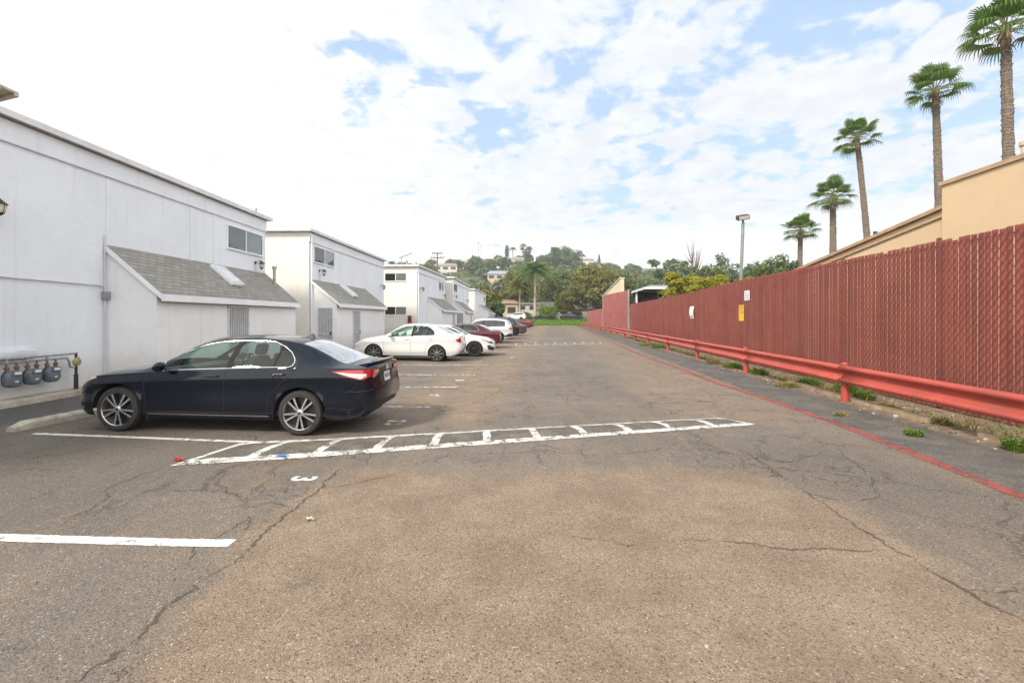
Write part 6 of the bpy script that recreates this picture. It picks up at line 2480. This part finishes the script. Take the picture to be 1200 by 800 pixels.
P_SILV = car_paint('pale silver car paint', (0.56, 0.58, 0.61), 0.2, 0.3)
x_, y_ = -2.25, 33.6
car5, c = car('pale silver SUV with dark lower trim parked beyond the maroon sedan', SUVD, P_SILV, (x_, y_, 0), R(-2), rim='dark', group=GRP, detail=2, glass=M_CGLASSD)
tails(c, car5, 1.08, .92, -.30, .45)
for sd in ('r', 'l'):
    for cx in (c['fa'], c['ra']):
        ring = [(cx + (c['AR'] + .03) * math.cos(math.pi * k / 16), .355 + (c['AR'] + .03) * math.sin(math.pi * k / 16)) for k in range(17)]
        c['strip']('arch_trim', ring, .06, sd, M_BPLAST, .006)
    c['strip']('sill_trim', [(c['fa'] + c['AR'] + .05, .38), (c['ra'] - c['AR'] - .05, .38)], .13, sd, M_BPLAST, .006)
    c['decal']('bumper_trim', [(c['ra'] + c['AR'] + .05, .42), (c['L'] - .03, .44), (c['L'] - .03, .66), (c['L'] - .2, .66), (c['ra'] + c['AR'] + .05, .52)], sd, M_BPLAST, .006)
c['decal']('bumper_trim', [(-.7, .40), (.7, .40), (.7, .64), (-.7, .64)], 'back', M_BPLAST, .006)

P_BLK = car_paint('black car paint', (0.012, 0.013, 0.015), 0.2, 0.28)
x_, y_ = -1.7, 39.6
car6, c = car('black SUV with roof rails beyond the pale silver SUV', SUVD, P_BLK, (x_, y_, 0), R(-2), sz=1.06, rim='dark', group=GRP, detail=1, glass=M_CGLASSD)
tails(c, car6, 1.12, .95, -.3, .5)
for y in (-.56, .56):
    m = MB()
    m.tube([(c['ox'] + 1.95, y, 1.70), (c['ox'] + 2.1, y, 1.80), (c['ox'] + 3.7, y, 1.80), (c['ox'] + 3.9, y, 1.70)], .02, 8)
    m.build('roof_rail', M_BPLAST, car6)
P_GRY = car_paint('dark grey car paint', (0.05, 0.053, 0.058), 0.4, 0.28)
x_, y_ = -1.0, 46.5
car7, c = car('dark grey sedan with bright rear window at the far end of the parked row', SEDAN, P_GRY, (x_, y_, 0), R(-3), rim='dark', group=GRP, detail=1, glass=M_CGLASSD)
tails(c, car7, .95, .84, -.3, .4)

P_RED = car_paint('dark red car paint', (0.17, 0.018, 0.02), 0.2, 0.3)
car8, c = car('dark red car parked alone at the street end of the lot', SEDAN, P_RED, (1.6, 84.0, 0), R(-24), .92, 1, 1.02, 'dark', GRP, 1, glass=M_CGLASSD)
tails(c, car8, .95, .80, -.3, .5)
P_WV = car_paint('white van paint', (0.70, 0.71, 0.72), 0, .3)
car9, c = car('small white van on the far street beside the beige house', SUVD, P_WV, (1.0, 111.5, STREET_Z + .03), R(-12), rim='dark', detail=1, glass=M_CGLASSD, sz=1.05, group='cars on the far street')
P_DK = car_paint('dark blue car paint', (0.02, 0.022, 0.032), 0.3, .3)
car10, c = car('dark car parked on the far street behind the lawn left of the green shrub', SEDAN, P_DK, (7.3, 111.4, STREET_Z + .03), R(2), 1.08, 1, 1.08, 'dark', 'cars on the far street', 1, glass=M_CGLASSD)
car11 = dup(car10, (13.9, 111.6, STREET_Z + .03), R(183), 'dark car parked on the far street behind the lawn nearest the red fence end')
car12 = dup(car9, (11.2, 115.5, STREET_Z + .03), R(175), 'white van on the far street between the two dark cars')

# ------------------------------------------------------------------ far houses, poles
def far_house(label, px, py_base, dist, wd, h, wall, roof, kind='gable', depth=9, nwin=3, base=None):
    X = (px - 600) / F_PX * dist
    z = (CAM_H + (HZ - py_base) * dist / F_PX) if base is None else base
    r = thing('hill_house', label, 'house', (X, dist, z), 0)
    m = MB()
    m.box(-wd / 2, wd / 2, 0, depth, -6, h)
    m.build('wall', mat('far wall %d' % px, wall, 0.85, 0.08, 1), r)
    q = MB()
    if kind == 'gable':
        ov = .5
        q.add([(-wd / 2 - ov, -ov, h + .003), (wd / 2 + ov, -ov, h + .003), (wd / 2 + ov, depth + ov, h + .003), (-wd / 2 - ov, depth + ov, h + .003), (-wd / 2 - ov * .2 + 1, depth / 2, h + wd * .09 + .6), (wd / 2 - 1, depth / 2, h + wd * .09 + .6)],
              [(3, 2, 1, 0), (0, 1, 5, 4), (2, 3, 4, 5), (1, 2, 5), (3, 0, 4)])
    else:
        q.box(-wd / 2 - .5, wd / 2 + .5, -.6, depth + .5, h + .003, h + .35)
    q.build('roof', mat('far roof %d' % px, roof, 0.8, 0.1, 1), r)
    for k in range(nwin):
        u = -wd / 2 + wd * (k + .5) / nwin
        w_ = wd / nwin * .32
        g = MB()
        g.box(u - w_, u + w_, -.05, -.004, h * .38, h * .78)
        g.build('window', M_DARK, r)
    return r


far_house('long pale house on the hill crest below the tall column tree', 573, 311, 400, 36, 5, (0.50, 0.46, 0.42), (0.30, 0.29, 0.28), 'flat', nwin=6)
far_house('pale house end wall on the hill crest right of the long house', 598, 313, 385, 22, 6, (0.62, 0.60, 0.56), (0.22, 0.20, 0.19), 'gable', nwin=3)
far_house('beige house with solar panelled roof halfway up the hill', 590, 329, 255, 17, 3.6, (0.46, 0.37, 0.28), (0.22, 0.26, 0.33), 'gable', nwin=4)
far_house('white gabled house with brown roof on the hill right of the dark tree', 684, 317, 380, 17, 8, (0.62, 0.58, 0.53), (0.24, 0.16, 0.13), 'gable', nwin=3)
far_house('brown roofed house spreading right of the white gabled house', 702, 318, 395, 26, 4.5, (0.42, 0.33, 0.28), (0.20, 0.15, 0.135), 'gable', nwin=4)
far_house('small beige house at the street end by the far white van', 592, 368, 132, 7, 4.2, (0.46, 0.37, 0.26), (0.24, 0.17, 0.12), 'gable', nwin=2, base=1.4)
far_house('low dark roofed house behind the parked street cars', 667, 371, 130, 17, 2.7, (0.36, 0.32, 0.24), (0.085, 0.08, 0.085), 'gable', nwin=4, base=1.3)
far_house('pale low house seen between the palm trunks', 618, 352, 165, 16, 3.2, (0.50, 0.47, 0.42), (0.34, 0.33, 0.31), 'flat', nwin=4, base=3.2)
far_house('white house on the left shoulder of the hill', 547, 312, 410, 20, 4, (0.60, 0.57, 0.53), (0.33, 0.27, 0.23), 'gable', nwin=3)
far_house('grey house half hidden in trees left on the hill', 522, 318, 330, 16, 4, (0.50, 0.47, 0.44), (0.25, 0.22, 0.2), 'gable', nwin=3)
far_house('flat grey hillside house above the carport', 765, 322, 400, 26, 5, (0.43, 0.45, 0.47), (0.36, 0.37, 0.38), 'flat', nwin=5)
far_house('tan hillside house half hidden between trees above the lawn', 650, 338, 260, 15, 4, (0.44, 0.34, 0.26), (0.26, 0.18, 0.14), 'gable', nwin=3)


def utility_pole(label, px, ytop, dist, arms, base):
    X = (px - 600) / F_PX * dist
    zt = CAM_H + (HZ - ytop) * dist / F_PX
    r = thing('utility_pole', label, 'utility pole', (X, dist, base), 0)
    m = MB()
    m.tube([(0, 0, -.5), (0, 0, zt - base)], [.17, .11], 10)
    m.build('pole', M_BARK, r)
    for (dz_, w_) in arms:
        a = MB()
        a.box(-w_ / 2, w_ / 2, -.16, -.06, zt - base - dz_ - .09, zt - base - dz_ + .09)
        for u in (-.46, -.25, .25, .46):
            a.lathe([(0.0, .10), (.05, .10), (.06, .25), (.0, .3)], 8, c=(u * w_, -.11, zt - base - dz_))
        a.build('crossarm', M_BARK, r)
    return r


utility_pole('wooden utility pole with two crossarms rising behind the white houses', 512.5, 296, 88, ((.15, 1.9), (.95, 2.4)), 0)
for px_, yt, lab in ((560.5, 285, 'thin tall mast on the hill crest left of the column tree'), (563.5, 289, 'shorter thin mast beside the tall mast on the hill crest')):
    X = (px_ - 600) / F_PX * 415
    z = hill_z(X, 415)
    m = MB()
    zt = CAM_H + (HZ - yt) * 415 / F_PX
    m.tube([(0, 0, -1), (0, 0, zt - z)], [.3, .22], 8)
    m.box(-1.0, 1.0, -.2, .2, zt - z, zt - z + .9)
    tag(m.build('radio_mast', M_GALV, None, (X, 415, z)), lab, 'mast')

# roof clutter on the house with the end wall windows
ant = thing('roof_antenna', 'short tilted metal bar on the roof of the house behind the white sedan', 'antenna', (-8.6, 37.2, 5.68), 0)
m = MB()
m.tube([(0, 0, 0), (0, 0, .75)], .04, 8)
m.build('mast', M_GALV, ant)
m = MB()
m.box(-.25, .85, -.08, .08, -.05, .05, 0, Matrix.Translation((0, 0, .78)) @ Matrix.Rotation(R(-20), 4, 'Y'))
m.build('bar', M_GALV, ant)
for k, (x, y, h_, lab) in enumerate(((-8.05, 36.6, .35, 'short roof vent near the front edge of the house behind the white sedan'), (-7.7, 38.4, .4, 'second short roof vent on the house behind the white sedan'))):
    m = MB()
    m.tube([(x, y, 5.68), (x, y, 5.68 + h_)], .07, 10)
    m.lathe([(.11, 5.68 + h_), (.11, 5.75 + h_), (0, 5.78 + h_)], 12, c=(x, y, 0))
    tag(m.build('roof_vent', M_GALV), lab, 'roof vent')
m = MB()
m.tube([(-9.75, 18.2, 5.64), (-9.75, 18.2, 5.86)], .03, 8)
m.lathe([(.05, 5.86), (.05, 5.90), (0, 5.92)], 10, c=(-9.75, 18.2, 0))
tag(m.build('roof_vent', M_GALV), 'tiny vent stub on the roof edge of the nearest white house', 'roof vent')


# ------------------------------------------------------------------ thin sea haze
hm = bpy.data.materials.new('sea haze')
hm.use_nodes = True
ht = NT(hm.node_tree)
hm.node_tree.nodes.clear()
ho_ = ht.n('ShaderNodeOutputMaterial')
hv = ht.n('ShaderNodeVolumePrincipled', {'Color': (0.97, 0.985, 1.0), 'Density': 0.00055, 'Anisotropy': 0.35})
hm.node_tree.links.new(hv.outputs[0], ho_.inputs['Volume'])
hb_ = MB()
hb_.box(-910, 910, -310, 650, -12, 110)
struct(hb_.build('haze', hm), 'stuff')
